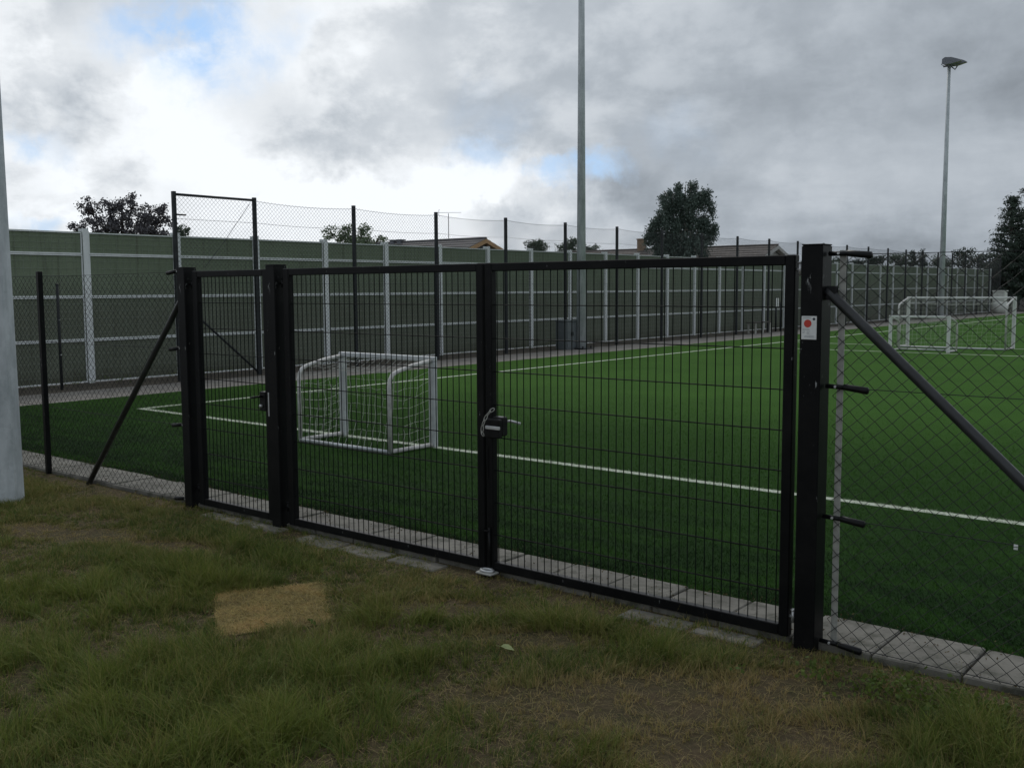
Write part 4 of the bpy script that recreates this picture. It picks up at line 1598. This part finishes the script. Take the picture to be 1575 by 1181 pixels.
def make_grass():
    rg = np.random.default_rng(77)
    N = 84000
    x = rg.uniform(-11.5, 3.4, N)
    y = rg.uniform(0.7, 4.62, N)
    # inside (a little more than) the wedge the picture covers
    fx, fy = fw.x / math.hypot(fw.x, fw.y), fw.y / math.hypot(fw.x, fw.y)
    dep = x * fx + y * fy
    lat = x * fy - y * fx
    ok = (dep > 2.1) & (lat > -0.60 * dep - 0.6) & (lat < 0.60 * dep + 2.2)
    x, y, dep = x[ok], y[ok], dep[ok]
    n1, n2, n3, n4 = vnoise(x, y, 0.9, 1), vnoise(x, y, 2.7, 2), vnoise(x, y, 7.5, 3), vnoise(x, y, 19, 4)
    cl = n1 * 0.3 + n2 * 0.3 + n3 * 0.25 + n4 * 0.15
    bald = np.zeros_like(x)
    for e in [(-2.15, 3.60, 0.75, 0.36, 0.75), (-1.70, 4.05, 0.50, 0.25, 0.7), (-3.0, 3.85, 0.35, 0.15, 0.6), (-1.5, 3.6, 0.4, 0.25, 0.7), (-2.6, 3.25, 0.35, 0.20, 0.7), (-3.62, 3.98, 0.40, 0.16, 0.6),
              (-7.0, 3.50, 0.70, 0.22, 0.3), (-6.1, 3.75, 0.5, 0.14, 0.3), (-1.75, 3.3, 0.35, 0.2, 0.7)]:
        bald = np.maximum(bald, ell(x, y, *e))
    bald = np.clip(bald * (0.45 + 0.8 * n2 + 0.5 * (n4 - 0.5)), 0, 1)
    edge = sstep(4.20, 4.48, y)                       # thinner against the slabs
    tall = np.zeros_like(x)
    for e in [(-4.3, 2.0, 1.2, 0.65, 0.5), (-3.35, 3.05, 0.5, 0.35, 0.6), (-5.6, 2.6, 0.9, 0.5, 0.4), (-2.75, 4.05, 0.6, 0.10, 0.1), (-3.0, 2.3, 0.7, 0.5, 0.5), (-1.15, 4.3, 0.25, 0.1, 0.2),
              (-5.3, 4.0, 0.6, 0.12, 0.0), (-1.0, 3.95, 0.3, 0.3, 0.7), (-3.9, 3.6, 0.4, 0.3, 0.6), (-5.3, 3.3, 0.6, 0.4, 0.4)]:
        tall = np.maximum(tall, ell(x, y, *e))
    dens = (0.35 + 0.65 * sstep(0.25, 0.55, cl)) * (1 - 0.86 * sstep(0.25, 0.75, bald)) * (1 - 0.68 * edge)
    keep = (rg.random(len(x)) < dens)
    nb = rg.integers(7, 16, keep.sum())               # blades of each tuft
    x, y, cl, bald, tall, n1, n2, n3, n4, dep = (np.repeat(a[keep], nb) for a in (x, y, cl, bald, tall, n1, n2, n3, n4, dep))
    tid = np.repeat(np.arange(len(nb)), nb)
    n = len(x)
    tr = rg.random(len(nb))[tid]
    ts = rg.uniform(0.6, 1.3, len(nb))[tid]
    az = rg.uniform(0, 2 * PI, n)
    rr = np.abs(rg.normal(0, 0.020, n))
    x, y = x + np.cos(az) * rr, y + np.sin(az) * rr
    ins = in_patch(x, y, 0.0) & (in_patch(x, y, -0.09) | (rg.random(n) < 0.75))
    ok = (y < 4.62) & ~ins
    x, y, cl, bald, tall, n1, n2, n3, n4, dep, tr, ts, az = (a[ok] for a in (x, y, cl, bald, tall, n1, n2, n3, n4, dep, tr, ts, az))
    n = len(x)
    h = (0.028 + 0.050 * sstep(0.3, 0.7, cl) + 0.085 * tall * sstep(0.3, 0.65, n3 * 0.6 + n4 * 0.4)) * rg.uniform(0.45, 1.3, n) * ts
    h *= (1 - 0.62 * sstep(0.2, 0.7, bald))
    h *= 1 - 0.45 * sstep(4.1, 4.5, y)
    nearp = in_patch(x, y, 0.16)
    h = np.where(nearp, np.minimum(h, 0.07), h)
    h = np.where(dep > 5.2, h * 0.85, h)
    w = rg.uniform(0.0024, 0.0056, n) * np.where(dep > 5, 1.25, 1.0)
    lean = np.clip(rg.normal(0.65, 0.38, n), 0.05, 1.7)
    # neighbouring blades lean the same way
    la = np.where(rg.random(n) < 0.55, az, 6.28 * (vnoise(x, y, 3.1, 14) * 1.6)) + rg.normal(0, 0.5, n)
    dry = np.clip(0.70 * sstep(0.12, 0.6, bald) + 0.45 * sstep(0.42, 0.75, vnoise(x, y, 1.3, 9)) * (0.5 + n4) * np.where(x < -3.4, 0.55, 1.0) + rg.normal(0.05, 0.2, n), 0, 1)
    dry = np.where(rg.random(n) < 0.11, np.clip(dry + 0.65, 0, 1), dry)
    dry = np.where(tr > 0.93, np.clip(dry + 0.4, 0, 1), dry)
    dry = dry * (1 - 0.6 * tall)
    tint = np.clip(0.30 * n2 + 0.45 * tr + 0.40 * rg.random(n) - 0.15 + 0.5 * tall * n3, 0, 1)
    V1, Q1, t1, d1 = blades(x, y, h, w, lean, tint, dry, -0.002, 5, la=la)
    # dead stalks lying about
    m2 = 60000
    xs, ys_ = rg.uniform(-9, 0.5, m2), rg.uniform(1.0, 4.55, m2)
    dp = xs * fx + ys_ * fy
    lt = xs * fy - ys_ * fx
    k2 = (dp > 2.2) & (np.abs(lt) < 0.6 * dp + 0.3) & ~in_patch(xs, ys_, 0.0)
    xs, ys_ = xs[k2], ys_[k2]
    m2 = len(xs)
    V2, Q2, t2, d2 = blades(xs, ys_, rg.uniform(0.012, 0.034, m2), rg.uniform(0.0015, 0.003, m2), rg.uniform(2.0, 5.0, m2), rg.random(m2), np.clip(rg.normal(0.75, 0.22, m2), 0, 1), 0.006, 6)
    V2[:, 2] = np.maximum(V2[:, 2], 0.004)
    # slim flowering stalks standing out of the taller clumps
    pw = tall * 0.9 + 0.1 * cl
    sel = rg.choice(n, 3600, replace=False, p=pw / pw.sum())
    sel = sel[~in_patch(x[sel], y[sel], 0.25)]
    V3, Q3, t3, d3 = blades(x[sel], y[sel], h[sel] * 1.4 + 0.05, np.full(len(sel), 0.0018), rg.uniform(0.2, 0.8, len(sel)), np.full(len(sel), 0.9), rg.uniform(0.2, 0.9, len(sel)), 0.0, 8)
    o1, o2 = len(V1), len(V1) + len(V2)
    o = npmesh('grass', np.concatenate([V1, V2, V3]), np.concatenate([Q1, Q2 + o1, Q3 + o2]), M_GRASS, None, {'tint': np.concatenate([t1, t2, t3]), 'dry': np.concatenate([d1, d2, d3])})
    tag(o, 'rough unmown grass with dry bare patches in front of the gates', 'grass', kind='stuff')
    print('grass blades', n)


make_grass()


def make_straw():
    rg = np.random.default_rng(5)
    N = 10000
    u, v = rg.random(N), rg.random(N)
    P = (MATQ[0] * (1 - u)[:, None] + MATQ[1] * u[:, None]) * (1 - v)[:, None] + (MATQ[3] * (1 - u)[:, None] + MATQ[2] * u[:, None]) * v[:, None]
    x, y = P[:, 0], P[:, 1]
    e_ = np.minimum(np.minimum(u, 1 - u), np.minimum(v, 1 - v)) + 0.05 * (vnoise(x, y, 14, 8) - 0.5)
    kp = e_ > -0.01
    x, y, u, v = x[kp], y[kp], u[kp], v[kp]
    N = len(x)
    big = vnoise(x, y, 5, 6) * 0.6 + vnoise(x, y, 13, 7) * 0.4
    V_, Q_, t_, d_ = blades(x, y, rg.uniform(0.008, 0.030, N), rg.uniform(0.0025, 0.006, N), rg.uniform(0.9, 3.5, N), np.clip(rg.random(N) * 0.6 + 0.9 * (big - 0.3), 0, 1), np.clip(rg.normal(0.1, 0.3, N) + 0.7 * sstep(0.45, 0.7, big), 0, 1), 0.010, 4)
    V_[:, 2] = np.maximum(V_[:, 2], 0.008)
    # matted base under the loose stalks
    k = len(V_)
    base = np.array([(p[0], p[1], 0.0065) for p in MATQ])
    V_ = np.concatenate([V_, base])
    Q_ = np.concatenate([Q_, np.array([[k + 3, k + 2, k + 1, k]])])
    o = npmesh('straw', V_, Q_, M_STRAW, None, {'tint': np.concatenate([t_, np.full(4, 0.2)]), 'dry': np.concatenate([d_, np.zeros(4)])})
    tag(o, 'rectangular patch of yellow flattened dead grass in the lawn', 'dry grass', kind='stuff')


make_straw()


def make_weeds():
    rg = np.random.default_rng(9)
    C_ = []
    for _ in range(150):
        C_.append((-1.22 + rg.normal(0, 0.28), 4.26 + rg.normal(0, 0.10), 0.03 + abs(rg.normal(0, 0.018))))
    for _ in range(30):
        C_.append((rg.uniform(-6.5, -2.5), rg.uniform(2.6, 4.3), 0.02))
    for _ in range(520):
        yy = 5.0 + 40 * rg.random() ** 1.8
        C_.append((-17.85 + rg.normal(0, 0.25), yy, 0.05 + abs(rg.normal(0, 0.07)) * (1.6 if 9.2 < yy < 11.5 else 0.7)))
    o = leaves('weeds', C_, 7, (0.025, 0.025, 0.012), 0.022, M_WEED, None, 3, 0.0, 0.75)
    tag(o, 'low broad leaved weeds by the right hand fence and along the barrier foot', 'weeds', kind='stuff')


make_weeds()


def make_litter():
    rg = np.random.default_rng(19)
    C_ = [(rg.uniform(-11, 0.5), 4.62 + abs(rg.normal(0, 0.22)), 0.040) for _ in range(230)]
    C_ += [(rg.uniform(-11, 0.5), 5.02 + rg.normal(0, 0.03), 0.040) for _ in range(260)]
    o = leaves('litter', C_, 3, (0.03, 0.03, 0.002), 0.014, M_LITTER, None, 4, 0.0, 0.5)
    tag(o, 'dry leaf crumbs and soil scattered over the concrete slabs', 'litter', kind='stuff')


M_LITTER = mat('dry litter', lambda t, p: m_blade(t, p, (0.16, 0.12, 0.06), (0.035, 0.03, 0.018), (0.3, 0.2, 0.1)))
make_litter()

# the single pale leaf lying in the grass
m = MB()
pts = [(-0.042, 0.0), (-0.028, 0.020), (-0.002, 0.029), (0.022, 0.018), (0.044, 0.0), (0.020, -0.020), (-0.006, -0.027), (-0.030, -0.017)]
cen = (0, 0, 0.010)
for i in range(8):
    a, b = pts[i], pts[(i + 1) % 8]
    m.face([(a[0], a[1], 0.004 + 0.018 * abs(a[1]) / 0.03 + 0.15 * abs(a[0])), (b[0], b[1], 0.004 + 0.018 * abs(b[1]) / 0.03 + 0.15 * abs(b[0])), cen])
m.tube([(-0.042, 0, 0.008), (-0.07, 0.006, 0.004)], 0.0012, 5)
M_LEAF = simple('pale yellow green leaf', (0.27, 0.31, 0.13), 0.6, 0, 0.15, 30)
o = m.build('fallen_leaf', M_LEAF)
o.location = (-2.98, 3.59, 0.035)
o.rotation_euler = (0.15, 0.25, 0.5)
o.scale = (0.8, 0.8, 0.8)
tag(o, 'single pale fallen leaf lying in the grass before the double gate', 'leaf')


def make_turf_fibres():
    """the pile of the synthetic turf where it is near enough to read"""
    rg = np.random.default_rng(21)
    N = 900000
    y = PITCH_Y0 - 0.03 + (15.0 - PITCH_Y0) * rg.random(N) ** 1.6
    x = rg.uniform(-15.4, 2.5, N)
    dep = -x * 0.633 * 0 + x * fw.x + y * fw.y
    lat = x * rt.x + y * rt.y
    keep = (np.abs(lat) < 0.56 * dep + 0.4) & (rg.random(N) < 1 - sstep(8.0, 15.0, y))
    x, y = x[keep], y[keep]
    n = len(x)
    h = rg.uniform(0.010, 0.026, n)
    V_, Q_, t_, d_ = blades(x, y, h, rg.uniform(0.002, 0.0042, n), rg.uniform(0.3, 1.3, n), rg.random(n), np.zeros(n), 0.015, 3, segs=1)
    o = npmesh('turf_fibres', V_, Q_, M_TURFB, None, {'tint': t_})
    tag(o, 'short synthetic turf fibres on the near end of the green pitch', 'turf', kind='stuff')


make_turf_fibres()
